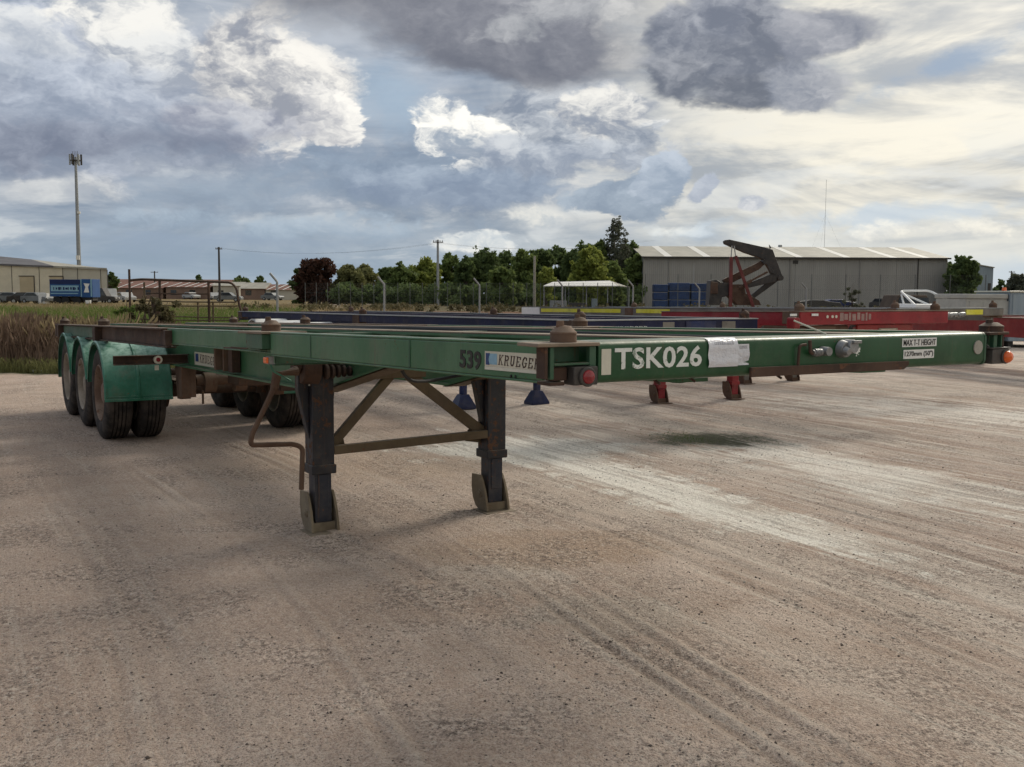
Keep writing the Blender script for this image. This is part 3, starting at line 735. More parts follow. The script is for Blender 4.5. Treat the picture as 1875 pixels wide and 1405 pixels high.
def make_wheel(parent, x, y, z, side, rimmat):
    """side -1: dish faces -x"""
    global tyre_mesh_o
    e = rim_mb(0.0).build('wheel', rimmat, parent, smooth=True)
    e.location = (x, y, z); e.rotation_euler = (rng.random() * 6, 0, 0 if side < 0 else math.pi)
    if tyre_mesh_o is None:
        tyre_mesh_o = tyre_mb().build('tyre', M['tyre'], e, smooth=True)
        o = tyre_mesh_o
    else:
        o = tyre_mesh_o.copy(); col.objects.link(o); o.parent = e
    return e
def twistlock(parent, x, y, z, r=.055, h=.075, mat=None, turn=0.5):
    m = MB()
    m.cyl((x, y, z - .002), (x, y, z + h * .42), r, r * .97, n=20)
    k = 4; vs = []
    # pointed head
    m.lathe([(0, r * 1.02), (h * .10, r * 1.0), (h * .42, r * .52), (h * .46, .0)], (x, y, z + h * .42), (0, 0, 1), 18)
    m.cyl((x - r * .3, y, z + h * .75), (x - r * .3, y, z + h * 1.12), r * .33, r * .28, n=10)
    return m.build('twistlock', mat or M['rust'], parent, smooth=True)

def fit_text(parent, name, s, mat, origin, xdir, updir, width, height, bold=0.0, shear=0.0, pitch=1.0):
    """text scaled to exactly fill width x height; origin = lower left corner"""
    cu = bpy.data.curves.new(name, 'FONT'); cu.body = s; cu.size = 1.0; cu.offset = bold; cu.extrude = 0.01; cu.shear = shear
    cu.resolution_u = 3; cu.space_character = pitch
    tmp = bpy.data.objects.new(name, cu); col.objects.link(tmp)
    dg = bpy.context.evaluated_depsgraph_get(); dg.update()
    me = bpy.data.meshes.new_from_object(tmp.evaluated_get(dg)); bpy.data.objects.remove(tmp)
    co = np.empty(len(me.vertices) * 3, np.float32); me.vertices.foreach_get('co', co); co = co.reshape(-1, 3)
    lo, hi = co.min(0), co.max(0)
    co[:, 0] = (co[:, 0] - lo[0]) / (hi[0] - lo[0]) * width; co[:, 1] = (co[:, 1] - lo[1]) / (hi[1] - lo[1]) * height
    co[:, 2] = (co[:, 2] - lo[2]) / (hi[2] - lo[2]) * 0.0016
    xd, ud = Vector(xdir).normalized(), Vector(updir).normalized(); nd = xd.cross(ud)
    w = np.array(origin)[None] + co[:, :1] * np.array(xd)[None] + co[:, 1:2] * np.array(ud)[None] + co[:, 2:] * np.array(nd)[None]
    me.vertices.foreach_set('co', w.astype(np.float32).ravel()); me.update(); me.materials.clear(); me.materials.append(mat); me.name = name
    o = bpy.data.objects.new(name, me); col.objects.link(o); o.parent = parent
    return o

def i_beam(mb, t, prof, tf=.14, th=.014, tw=.010, D=None):
    """prof: list of (s, z_bottom relative to deck); top at z_top"""
    for (s0, b0, p0), (s1, b1, p1) in zip(prof, prof[1:]):
        mb.add([(t + dx, s, D(s) + z) for dx in (-tw / 2, tw / 2) for s, z in ((s0, p0), (s1, p1), (s1, b1), (s0, b0))],
               [(0, 1, 2, 3), (7, 6, 5, 4)])
        for zz0, zz1, th_ in ((p0, p1, -th), (b0, b1, th)):
            vs = [(t + dx, s, D(s) + z) for s, z in ((s0, zz0), (s0, zz0 + th_), (s1, zz1 + th_), (s1, zz1)) for dx in (-tf / 2, tf / 2)]
            mb.add(vs, [(0, 1, 3, 2), (2, 3, 5, 4), (4, 5, 7, 6), (6, 7, 1, 0), (0, 2, 4, 6), (1, 7, 5, 3)])

def make_leg(parent, t, s, ztop, mats, split=.40, w=.150, wi=.115, foot=True, gusset=-1):
    """square telescopic landing leg with a sand foot"""
    mo, mi, mf = mats
    m = MB().box(t - w / 2, t + w / 2, s - w / 2, s + w / 2, split, ztop)
    m.box(t - w / 2 - .010, t + w / 2 + .010, s - w / 2 - .010, s + w / 2 + .010, split - .006, split + .055)
    # long tapering stiffener on the outer side
    m.prism([(t + gusset * w / 2, .62), (t + gusset * (w / 2 + .075), ztop - .18), (t + gusset * (w / 2 + .075), ztop), (t + gusset * w / 2, ztop)], 'y', s - .02, s + .05)
    leg = m.build('leg', mo, parent, bev=.006)
    q = MB().box(t - wi / 2, t + wi / 2, s - wi / 2, s + wi / 2, .070, split + .02)
    q.box(t - wi / 2 + .02, t + wi / 2 - .02, s - wi / 2 - .006, s - wi / 2, .17, split - .01)
    q.build('inner_tube', mi, leg, bev=.004)
    if foot:
        f = MB()
        for sg in (-1, 1):
            pl = [(s + .125, .262), (s + .002, .268), (s - .030, .225), (s - .066, .150), (s - .090, .075), (s - .102, .014), (s + .020, .012), (s + .070, .035), (s + .112, .090), (s + .130, .170)]
            x = t + sg * .088
            f.prism(pl, 'x', x - .009, x + .009)
        f.box(t - .125, t + .125, s - .155, s + .060, .0, .011)
        f.cyl((t - .112, s, .13), (t + .112, s, .13), .016, n=10)
        f.cyl((t - .104, s, .13), (t - .095, s, .13), .03, n=8)
        f.box(t - .0775, t + .0775, s - .07, s + .06, .0115, .069)
        f.build('foot', mf, leg, bev=.002)
    return leg

# ================================================================== the green container trailer
TX, TY, TYAW, DZ0, SL = 0.127, 3.260, 0.5424, 1.4273, 0.02336
D0 = lambda s: DZ0 - SL * s
def green_trailer():
    T = empty('container_trailer', (TX, TY, 0), TYAW, 'green skeletal container trailer standing on two black landing legs, TSK026 on its front beam', 'trailer')
    SLEG, TA, TB, BA, BB = 3.64, .558, 1.875, .746, 1.754
    # --- front bolster: rounded rectangular tube
    prof = []
    h, dpt, r = .138, .17, .022
    for cs, cz, a0 in ((r, -r, math.pi / 2), (r, -h + r, math.pi), (dpt - r, -h + r, 1.5 * math.pi), (dpt - r, -r, 0)):
        prof += [(cs + r * math.cos(a), cz + r * math.sin(a)) for a in np.linspace(a0, a0 + math.pi / 2, 6)]
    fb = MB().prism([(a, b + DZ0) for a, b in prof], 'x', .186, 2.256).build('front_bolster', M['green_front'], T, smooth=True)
    MB().prism([(a * 1.02 - .0015, (b * 1.03) + DZ0) for a, b in prof], 'x', 2.2575, 2.270).build('end_cap', M['green_dark'], T)
    MB().prism([(.864, DZ0 - .1425), (1.715, DZ0 - .1425), (1.745, DZ0 - .124), (1.745, DZ0 - .108), (.864, DZ0 - .106)], 'y', -.014, -.0008).build('lower_angle', M['rust_dark'], T, bev=.003)
    X, Z = (1, 0, 0), (0, 0, 1); NY = (0, -1, 0)
    # lettering and stickers on the bolster
    MB().box(.198, .237, -.0012, .001, DZ0 - .110, DZ0 - .0235).build('reflector_strip', M['offwhite'], T)
    fit_text(T, 'lettering', 'TSK026', M['lettering'], (.252, -.0004, DZ0 - .0945), X, Z, .383, .074, bold=.022, pitch=1.02)
    pv, pf = [], []     # sheets of paper draped over the top edge
    def sheet(t0, t1, z0, name, lift, over):
        n = 7; g = []
        path = [(.045 * over, .0035), (.022, .0035), (.006, -.004), (-.0015, -.020)] + [(-.0022 - .0035 * math.sin(k * 1.3 + t0 * 20) * (k / n), -.020 - (z0 - .020) * k / n) for k in range(1, n + 1)]
        if not over: path = path[3:]
        m = MB(); vs = [(t, s_ - lift + .0012 * math.sin(t * 60 + j), DZ0 + z) for j, (s_, z) in enumerate(path) for t in (t0, (t0 * 2 + t1) / 3, (t0 + t1 * 2) / 3, t1)]
        fs = [(j * 4 + i, j * 4 + i + 1, j * 4 + 5 + i, j * 4 + 4 + i) for j in range(len(path) - 1) for i in range(3)]
        m.add(vs, fs); o = m.build(name, M['paper'], T); o.data.polygons.foreach_set('use_smooth', [True] * len(fs)); return o
    sheet(.664, .806, .100, 'paper_sheet', .003, True)
    sheet(.800, .862, .097, 'paper_sheet', .0005, False)
    MB().box(1.712, 1.930, -.0016, .001, DZ0 - .052, DZ0 - .0165).build('notice_plate', M['white'], T)
    MB().box(1.722, 1.916, -.0016, .001, DZ0 - .101, DZ0 - .064).build('notice_plate', M['white'], T)
    fit_text(T, 'lettering', 'MAX T-T HEIGHT', M['black_ink'], (1.719, -.0016, DZ0 - .047), X, Z, .205, .025, bold=.004)
    fit_text(T, 'lettering', '1270mm (50")', M['black_ink'], (1.729, -.0016, DZ0 - .096), X, Z, .180, .026, bold=.004)
    MB().cyl((2.211, -.005, DZ0 - .064), (2.211, .001, DZ0 - .064), .030, n=28).build('round_reflector', M['dust_alu'], T)
    sp = MB()                                                             # splash of white paint
    for k in range(26):
        a = rng.random() * 6.28; rr = .026 * rng.random() ** .6; c = (1.438 + rr * math.cos(a) * .9, -.0009, DZ0 - .052 + rr * math.sin(a) * 1.1); q = .002 + .009 * rng.random() * (1 - rr / .03)
        b0 = rng.random() * 6; pts = [(c[0] + q * math.cos(b0 + j * 1.05) * (.6 + .8 * rng.random()), c[1] - .00003 * k, c[2] + q * math.sin(b0 + j * 1.05) * (.6 + .8 * rng.random())) for j in range(6)]
        sp.add(pts, [tuple(range(6))])
    sp.build('paint_splash', M['lettering'], T)
    # air couplings and pipe on the bolster
    g = MB().cyl((1.352, .0, DZ0 - .050), (1.352, -.030, DZ0 - .052), .036, .030, n=18).cyl((1.375, -.002, DZ0 - .042), (1.375, -.045, DZ0 - .040), .030, .026, n=18)
    g.obox((1.385, -.047, DZ0 - .022), (.045, .014, .012)).cyl((1.340, -.030, DZ0 - .056), (1.340, -.052, DZ0 - .060), .019, .014, n=14)
    g.build('air_coupling', M['zinc'], T, bev=.002, smooth=True)
    g = MB().cyl((1.175, -.018, DZ0 - .060), (1.265, -.018, DZ0 - .056), .011, .013, n=12).cyl((1.240, -.002, DZ0 - .056), (1.240, -.042, DZ0 - .056), .019, .017, n=14).cyl((1.240, -.0425, DZ0 - .056), (1.240, -.0428, DZ0 - .056), .009, n=10)
    for k in range(4): g.cyl((1.185 + k * .008, -.018, DZ0 - .060), (1.189 + k * .008, -.018, DZ0 - .060), .0155, n=12)
    g.build('air_coupling', M['zinc'], T, smooth=True)
    MB().tube([(1.105, -.012, DZ0 - .105), (1.105, -.016, DZ0 - .030), (1.140, -.016, DZ0 - .028)], .0055, 8, .02).tube([(1.160, -.016, DZ0 - .012), (1.163, -.018, DZ0 - .060), (1.178, -.018, DZ0 - .062)], .007, 8, .015).build('air_pipe', M['rust_dark'], T, smooth=True)
    MB().tube([(1.40, .12, DZ0 + .002), (1.32, .22, DZ0 + .055)], .004, 6).build('wire_stub', M['offwhite'], T)
    for (t, z) in ((1.05, -.146), (.46, -.142), (.62, -.14)):
        MB().tube([(t, .05, DZ0 + z + .004), (t + .015, .03, DZ0 + z - .012)], .005, 6).build('drain_stub', M['rust_dark'], T)
    # --- corner pockets with locks and lamps
    for sgn, c in ((1, 0.0), (-1, 2.5)):
        u = lambda t: c + sgn * t
        def B(m, a, b, *r): x0, x1 = sorted((u(a), u(b))); return m.box(x0, x1, *r)
        wide = .184 if sgn > 0 else .225
        B(MB(), -.060 if sgn > 0 else .082, wide, -.012, .118, DZ0 - .012, DZ0 + .0).build('corner_plate', M['rust_top'] if sgn > 0 else M['rust_dark'], T, bev=.003)
        m = MB(); B(m, *((-.026, -.014) if sgn > 0 else (.100, .112)), .0, .052, DZ0 - .116, DZ0 - .0125)
        m.build('pocket_side', M['rust_dark'], T, bev=.002)
        m = MB(); B(m, .150, .176, .0, .02, DZ0 - .125, DZ0 - .0125); B(m, *((-.005, .010) if sgn > 0 else (.114, .122)), .0, .02, DZ0 - .118, DZ0 - .0125); B(m, .0105 if sgn > 0 else .1225, .1495, .0, .03, DZ0 - .074, DZ0 - .066)
        m.build('pocket_frame', M['green_dark'], T, bev=.002)
        m = MB(); B(m, .0105 if sgn > 0 else .1225, .1495, .06, .07, DZ0 - .0655, DZ0 - .0125); m.build('pocket_back', M['green_dark'], T)
        twistlock(T, u(.080 if sgn > 0 else .12), .052, DZ0 + .001, .0445 if sgn > 0 else .052, .062 if sgn > 0 else .047, M['rust'] if sgn > 0 else M['rust_dark'])
        if sgn < 0: continue
        m = MB(); B(m, .012, .075, .02, .058, DZ0 - .125, DZ0 - .080); B(m, .0, .06, .01, .09, DZ0 - .140, DZ0 - .128); m.build('lock_gear', M['rust_dark'], T, bev=.004)
    # lamp A and B
    m = MB().box(.080, .176, -.012, .05, DZ0 - .140, DZ0 - .078).cyl((.130, -.024, DZ0 - .112), (.130, -.012, DZ0 - .112), .033, .033, n=22)
    la = m.build('marker_lamp', M['alu_dark'], T, bev=.004, smooth=True)
    MB().lathe([(0, .0235), (.004, .022), (.008, .015), (.010, 0)], (.130, -.0242, DZ0 - .112), (0, -1, 0), 20).build('lens', M['red_lens'], la, smooth=True)
    m = MB().box(2.305, 2.425, -.010, .045, DZ0 - .140, DZ0 - .074).box(2.295, 2.435, -.014, .05, DZ0 - .073, DZ0 - .067).cyl((2.395, -.018, DZ0 - .110), (2.395, -.0105, DZ0 - .110), .031, n=20).tube([(2.27, .10, DZ0 - .05), (2.33, .06, DZ0 - .06), (2.36, .04, DZ0 - .075)], .010, 8)
    lb = m.build('marker_lamp', M['alu_dark'], T, bev=.003, smooth=True)
    MB().lathe([(0, .0265), (.010, .025), (.020, .016), (.024, 0)], (2.400, -.018, DZ0 - .110), (0, -1, 0), 20).build('lens', M['orange_lens'], lb, smooth=True)
    # --- side rails
    for sgn, c in ((1, 0.0), (-1, 2.5)):
        u = lambda t: c + sgn * t
        def B(m, a, b, s0, s1, z0, z1): x0, x1 = sorted((u(a), u(b))); return m.box(x0, x1, s0, s1, z0, z1, D0)
        m = MB(); B(m, .030, .042, .10, 2.995, -.128, -.010); B(m, .030, .105, .10, 2.995, -.0095, 0); B(m, .030, .105, .10, 2.995, -.138, -.1285)
        m.build('side_rail', M['green'], T, bev=.004)
        m = MB(); B(m, .050, .060, 3.0, 5.715, -.118, -.010); B(m, .050, .125, 3.0, 5.715, -.0095, -.002); B(m, .044, .125, 3.0, 5.715, -.128, -.1185)
        m.build('side_rail', M['green'], T, bev=.003)
        m = MB(); B(m, .070, .080, 5.72, 12.24, -.150, -.014); B(m, .0, .13, 5.72, 12.25, -.0135, 0); B(m, .04, .12, 5.72, 12.24, -.162, -.1505)
        m.build('side_rail', M['rust_dark'], T, bev=.003)
        m = MB(); B(m, .058, .066, 9.45, 11.85, -.140, -.02); m.build('side_panel', M['green_dark'], T)
        for s0 in (1.12, 2.32): m = MB(); B(m, .0275, .0298, s0, s0 + .012, -.127, -.012); m.build('weld_seam', M['green_dark'], T)
        # outrigger post, rear pockets
        for s0 in (5.55, 8.95, 11.9):
            w_ = .16 if s0 > 6 else .07
            m = MB(); B(m, -.005, .10, s0, s0 + w_, -.17 if s0 > 6 else -.14, -.016)
            m.build('outrigger', M['rust_dark'], T, bev=.004)
        # middle pocket
        m = MB(); B(m, -.015, .26, 3.02, 3.50, -.012, .002); m.build('corner_plate', M['rust_top'], T, bev=.003)
        m = MB(); B(m, -.006, .045, 3.04, 3.36, -.100, -.0125); B(m, .0, .045, 3.10, 3.30, -.108, -.101); m.build('pocket_side', M['green_dark'], T, bev=.006)
        m = MB(); B(m, .002, .012, 3.365, 3.72, -.106, -.100); m.tube([(u(.01), 3.42, D0(3.4) - .104), (u(.01), 3.9, D0(3.9) - .112)], .006, 6); m.build('lock_handle', M['rust_dark'], T)
        twistlock(T, u(.12), 3.26, D0(3.26) + .003, .058, .075, M['rust'])
        for s0 in (9.05, 12.12): twistlock(T, u(.11), s0, D0(s0) + .002, .062, .085, M['rust_dark'])
    # --- main beams, deep behind the neck
    for t in (BA, BB):
        m = MB(); i_beam(m, t, [(.17, -.165, -.004), (2.70, -.195, -.004), (3.98, -.4376, -.004), (12.05, -.42, -.004)], .15, .014, .010, D0)
        m.build('main_beam', M['green'], T)
        m = MB().box(t - .075, t + .075, .2, 12.05, -.0025, .0035, D0); m.build('top_flange', M['rust_top'], T)
        m = MB(); sA, sB = 2.70, 3.98
        m.add([(t + dx, s, D0(s) + z) for s, z in ((sA - .35, -.1975), (sA, -.1965), (sB, -.4395), (sB + .05, -.4395), (sB + .05, -.446), (sB, -.446), (sA, -.205), (sA - .35, -.205)) for dx in (-.077, .077)],
              [(0, 1, 3, 2), (2, 3, 5, 4), (4, 5, 7, 6), (6, 7, 9, 8), (8, 9, 11, 10), (10, 11, 13, 12), (12, 13, 15, 14), (14, 15, 1, 0)])
        m.build('neck_plate', M['brace'], T)
    # --- cross members
    for s0, zt, zb, mm in ((.95, -.02, -.12, 'green_dark'), (1.75, -.02, -.12, 'green_dark'), (2.45, -.02, -.12, 'green_dark'), (4.35, -.02, -.13, 'green'), (5.05, -.02, -.13, 'green_dark'), (5.75, -.02, -.14, 'rust_dark'),
                           (6.55, -.02, -.14, 'rust_dark'), (7.35, -.02, -.14, 'rust_dark'), (8.15, -.02, -.14, 'rust_dark'), (9.0, -.005, -.14, 'rust'), (10.1, -.02, -.14, 'rust_dark'), (11.1, -.02, -.14, 'rust_dark')):
        for a, b in ((.09 if s0 < 5.7 else .125, BA - .08), (BA + .08, BB - .08), (BB + .08, 2.41 if s0 < 5.7 else 2.375)):
            MB().box(a, b, s0, s0 + .008, zb, zt, D0).box(a, b, s0 + .0085, s0 + .07, zt - .008, zt, D0).box(a, b, s0 + .0085, s0 + .07, zb, zb + .008, D0).build('cross_member', M[mm], T)
    MB().box(.0, 2.5, 12.16, 12.26, -.165, -.0145, D0).build('rear_bolster', M['rust_dark'], T, bev=.006)
    for a, b in ((.062, BA - .078), (BA + .078, BB - .078), (BB + .078, 2.438)):
        MB().box(a, b, 3.005, 3.02, -.186, -.013, D0).box(a, b, 3.0205, 3.16, -.196, -.187, D0).box(a, b, 3.0205, 3.16, -.022, -.0135, D0).build('mid_bolster', M['green_dark'], T, bev=.002)
    # diagonal front gussets and hoses on the deck
    MB().box(.11, .66, .172, .30, -.030, -.022, D0).box(.11, .66, .172, .182, -.12, -.031, D0).build('gusset_plate', M['green_dark'], T)
    MB().box(1.84, 2.39, .172, .30, -.030, -.022, D0).build('gusset_plate', M['green_dark'], T)
    MB().box(.9, 1.6, .5, 1.2, -.165, -.155, D0).cyl((1.25, .85, D0(.85) - .165), (1.25, .85, D0(.85) - .225), .045, .035, n=16).build('kingpin_plate', M['rust_dark'], T, bev=.004)
    hz = D0(1)
    for k, (a, b) in enumerate(((.92, 1.05), (1.42, 1.52))):
        MB().tube([(a, .2, D0(.2) - .03), (a + .05, 2.0, D0(2) - .02), (b, 4.5, D0(4.5) - .01), (b - .1, 8.0, D0(8) - .03)], .016, 8).build('air_hose', M['black'], T, smooth=True)
    for pts in (((.80, 2.9, 1.14), (.95, 3.1, 1.03), (1.2, 3.3, 1.00), (1.5, 3.2, 1.06), (1.70, 3.0, 1.12)), ((.82, 4.3, .93), (.9, 5.0, .86), (1.0, 6.0, .84), (.95, 7.2, .88), (.9, 8.2, .80)), ((1.62, 8.1, .80), (1.66, 8.5, .62), (1.66, 8.7, .60)), ((.84, 8.1, .82), (.80, 8.5, .64), (.84, 8.7, .60))):
        MB().tube(pts, .011, 7, .2).build('air_hose', M['black'], T, smooth=True)
    # amber side lamp under the middle pocket
    sl = MB().box(.020, .050, 2.999, 3.055, -.186, -.141, D0).build('side_lamp', M['zinc'], T)
    MB().box(.004, .0195, 2.995, 3.058, -.182, -.145, D0).build('lens', M['orange_lens'], sl, bev=.006)
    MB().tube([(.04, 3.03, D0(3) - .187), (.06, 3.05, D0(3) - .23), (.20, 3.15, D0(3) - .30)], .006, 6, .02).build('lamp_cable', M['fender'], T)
    # --- number and maker's plates on the rail
    NX, NYY = (-1, 0, 0), (0, -1, 0)
    fit_text(T, 'lettering', '539', M['black_ink'], (.0296, .682, D0(.68) - .108), NYY, (0, .0, 1), .168, .070, bold=.030, pitch=1.02)
    MB().box(.0272, .0298, .070, .484, -.094, -.039, D0).build('maker_plate', M['plate'], T)
    MB().box(.0266, .0297, .070, .484, -.106, -.0945, D0).build('plate_edge', M['offwhite'], T)
    MB().box(.0262, .0271, .395, .472, -.086, -.047, D0).build('logo', M['pale_blue'], T)
    MB().prism([(.474, -.088), (.448, -.088), (.456, -.068), (.446, -.046), (.474, -.046)], 'x', .0252, .0261, D0).build('logo', M['blue_ink'], T)
    slab_text(T, 'lettering', 'KRUEGER', .034, .0315, M['brown_ink'], (.0268, .386, D0(.386) - .084), NYY, (0, .024, 1), slant=.22, adv=1.26)
    for s_ in (.300, .270): MB().cyl((.026, s_, D0(s_) - .122), (.0305, s_, D0(s_) - .122), .005, n=8).build('bolt', M['black_ink'], T)
    MB().box(BA - .0085, BA - .0053, 6.78, 7.68, -.395, -.265, D0).build('maker_plate', M['plate'], T)
    MB().box(BA - .0095, BA - .0086, 6.80, 7.66, -.388, -.375, D0).build('plate_edge', M['offwhite'], T)
    MB().box(BA - .0095, BA - .0086, 7.52, 7.64, -.36, -.28, D0).build('logo', M['blue_ink'], T)
    slab_text(T, 'lettering', 'KRUEGER', .075, .080, M['brown_ink'], (BA - .009, 7.47, D0(7.4) - .362), NYY, (0, .024, 1), slant=.15, adv=1.22)
    # brown brackets between web and rail
    for s0, tt in ((6.05, .12), (6.32, .03), (6.60, .05)):
        for t0, t1 in ((.66, BA - .012), (BB + .012, 1.85)):
            MB().box(t0, t1, s0, s0 + tt, -.40, -.165, D0).build('bracket', M['rust'] if tt < .1 else M['rust_dark'], T, bev=.003)
    # --- landing legs
    mats = (M['leg'], M['leg_inner'], M['foot'])
    ztop = D0(SLEG) - .21
    legA = make_leg(T, TA, SLEG, ztop, mats, gusset=-1)
    legB = make_leg(T, TB, SLEG, ztop, mats, gusset=-1)
    MB().box(TA - .082, TA - .079, SLEG - .05, SLEG - .02, ztop - .155, ztop - .075).build('sticker', M['offwhite'], legA)
    sb = SLEG - .05
    MB().bar((TA + .075, sb, .545), (TB - .075, sb, .575), .05, .058).build('tie_bar', M['brace'], T, bev=.004)
    MB().bar((TA + .07, sb + .052, .56), (1.07, sb + .052, 1.02), .045, .060).build('diagonal_brace', M['brace'], T, bev=.003)
    MB().bar((1.21, sb + .052, 1.02), (TB - .07, sb + .052, .575), .045, .075).build('diagonal_brace', M['brace'], T, bev=.003)
    MB().box(.95, 1.33, sb + .02, sb + .10, 1.003, 1.09).box(.82, 1.68, sb + .02, sb + .09, 1.0905, 1.16).build('brace_crosshead', M['brace'], T, bev=.004)
    for t, g in ((TA, 1), (TB, -1)): MB().prism([(t + g * .076, .50), (t + g * .20, .52), (t + g * .18, .60), (t + g * .076, .66)], 'y', sb + .078, sb + .088).build('gusset_plate', M['brace'], T)
    # gearbox, shaft and crank of the landing legs
    gb = MB().cyl((TA - .14, SLEG - .03, ztop - .03), (TA - .03, SLEG - .03, ztop - .03), .105, .125, n=20).cyl((TA - .19, SLEG - .03, ztop - .01), (TA - .14, SLEG - .03, ztop - .02), .04, .06, n=14).box(TA - .09, TA + .11, SLEG - .10, SLEG + .10, ztop - .02, ztop + .16)
    for k in range(5): gb.cyl((TA + .0 + .04 * k, SLEG - .115, ztop - .06), (TA + .02 + .04 * k, SLEG - .115, ztop - .06), .05 - .004 * k, n=12)
    gb.build('gearbox', M['rust_dark'], T, bev=.006, smooth=True)
    MB().cyl((TA + .08, SLEG, ztop - .04), (TB - .08, SLEG, ztop - .04), .018, n=10).build('cross_shaft', M['rust_dark'], T)
    sc_ = SLEG - .16
    cr = MB().tube([(TA - .17, sc_ + .1, 1.10), (.290, sc_, 1.080), (.233, sc_, 1.072), (.183, sc_, .945), (.057, sc_, .700), (.045, sc_, .635), (.325, sc_, .622), (.385, sc_, .594), (.379, sc_ + .02, .320)], .0165, 10, .06)
    cr.cyl((.227, sc_, 1.09), (.205, sc_, .985), .031, .026, n=12).cyl((.360, sc_, 1.085), (.255, sc_, 1.077), .028, .014, n=10)
    cr.build('crank_handle', M['rust'], T, smooth=True)
    # --- running gear
    for k in range(3):
        s = 8.835 + 1.222 * k
        for xw, sd, mm in ((0.0, -1, M['rim_red'] if k == 0 else M['rim']), (.61, 1, M['rim']), (2.5 - .61, -1, M['rim']), (2.5, 1, M['rim'])):
            make_wheel(T, xw, s, .5, sd, mm)
        MB().cyl((.30, s, .5), (2.20, s, .5), .062, n=16).cyl((.64, s, .5), (.70, s, .5), .19, n=24).cyl((1.80, s, .5), (1.86, s, .5), .19, n=24).build('axle', M['rust_dark'], T, smooth=True)
        for t in (.84, 1.66):
            MB().cyl((t, s - .22, .60), (t, s - .36, .60), .085, .085, n=18).cyl((t, s - .365, .60), (t, s - .44, .60), .07, .05, n=18).build('brake_chamber', M['rust_dark'], T, smooth=True)
        for t in (BA, BB):
            MB().box(t - .05, t + .05, s - .45, s + .45, .575, .60, lambda y, s=s: -((y - s) / .45) ** 2 * .03 + .04).box(t - .045, t + .045, s - .40, s + .40, .6005, .622, lambda y, s=s: -((y - s) / .45) ** 2 * .03 + .04).box(t - .06, t + .06, s - .09, s + .09, .43, .574).build('leaf_spring', M['rust_dark'], T)
        for sgn, c in ((1, -.03), (-1, 2.53)):
            t0, t1 = sorted((c, c + sgn * .68)); r = .552
            out = [(t0, r - .025), (t0, r), (t0 + .012, r + .008), (t0 + .05, r), ((t0 + t1) / 2 - .02, r), ((t0 + t1) / 2 - .012, r + .010), ((t0 + t1) / 2 + .012, r + .010), ((t0 + t1) / 2 + .02, r), (t1 - .05, r), (t1 - .012, r + .008), (t1, r), (t1, r - .025)]
            prof = out + [(a, b - .006) for a, b in out[::-1]]
            f = MB().lathe(prof, (0, s, .5), (1, 0, 0), 30, R(-82 if k < 2 else -95), R(93 if k == 0 else 80), closed=True)
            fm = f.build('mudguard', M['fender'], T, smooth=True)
            if k == 0:
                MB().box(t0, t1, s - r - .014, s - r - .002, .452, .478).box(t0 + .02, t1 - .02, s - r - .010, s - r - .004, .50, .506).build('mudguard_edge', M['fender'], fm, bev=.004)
    for t in (BA, BB):
        for s in (8.20, 9.45, 10.67, 11.90):
            MB().prism([(s - .14, .0), (s + .14, .0), (s + .07, -.34), (s - .07, -.34)][::-1], 'x', t - .055, t + .055, lambda y: D0(y) - .436).build('spring_hanger', M['rust'] if s < 9 else M['rust_dark'], T, bev=.004)
    MB().box(.655, .80, 7.90, 8.02, .500, .815).build('bracket', M['rust'], T, bev=.003)
    MB().box(1.70, 1.86, 7.90, 8.02, .52, .82).build('bracket', M['rust_dark'], T, bev=.003)
    m = MB().cyl((.82, 8.0, .66), (1.68, 8.0, .66), .055, n=16)
    for t in (.90, 1.22): m.cyl((t, 8.0, .64), (t + .12, 8.0, .64), .105, n=20)
    m.tube([(.88, 7.95, .56), (.88, 7.95, .42)], .012, 8)
    m.build('air_tank', M['rust'], T, smooth=True)
    MB().box(1.10, 1.60, 7.4, 7.8, .64, .78).build('valve_box', M['rust_dark'], T, bev=.01)
    # bar carrying the reflector in front of the first mudguard
    for a, b in ((.005, .735), (1.765, 2.495)):
        m = MB().box(a, b, 7.945, 7.957, .862, .936).box(a, b, 7.90, 7.957, .9365, .946).box(a, b, 7.90, 7.957, .852, .8615)
        m.build('mudguard_bar', M['rust_dark'], T, bev=.002)
    rf = MB().cyl((.43, 7.90, .898), (.43, 7.944, .898), .042, n=20).build('reflector', M['offwhite'], T)
    MB().cyl((.43, 7.893, .898), (.43, 7.8995, .898), .022, n=14).build('lens', M['red_lens'], rf)
    MB().box(.40, .44, 7.93, 7.94, .79, .84).build('sticker', M['offwhite'], T)
    MB().cyl((.65, 12.0, .92), (.65, 12.02, .92), .05).build('tail_lamp', M['red_lens'], T)
    return T
green_trailer()
rub = MB().prism([(-9.38, 19.75), (-9.16, 19.70), (-9.10, 19.84), (-9.30, 19.90)], 'z', .0, .05).build('litter', M['white'], None, bev=.01)
tag(rub, 'small scrap of white litter lying at the edge of the tall grass', 'litter')

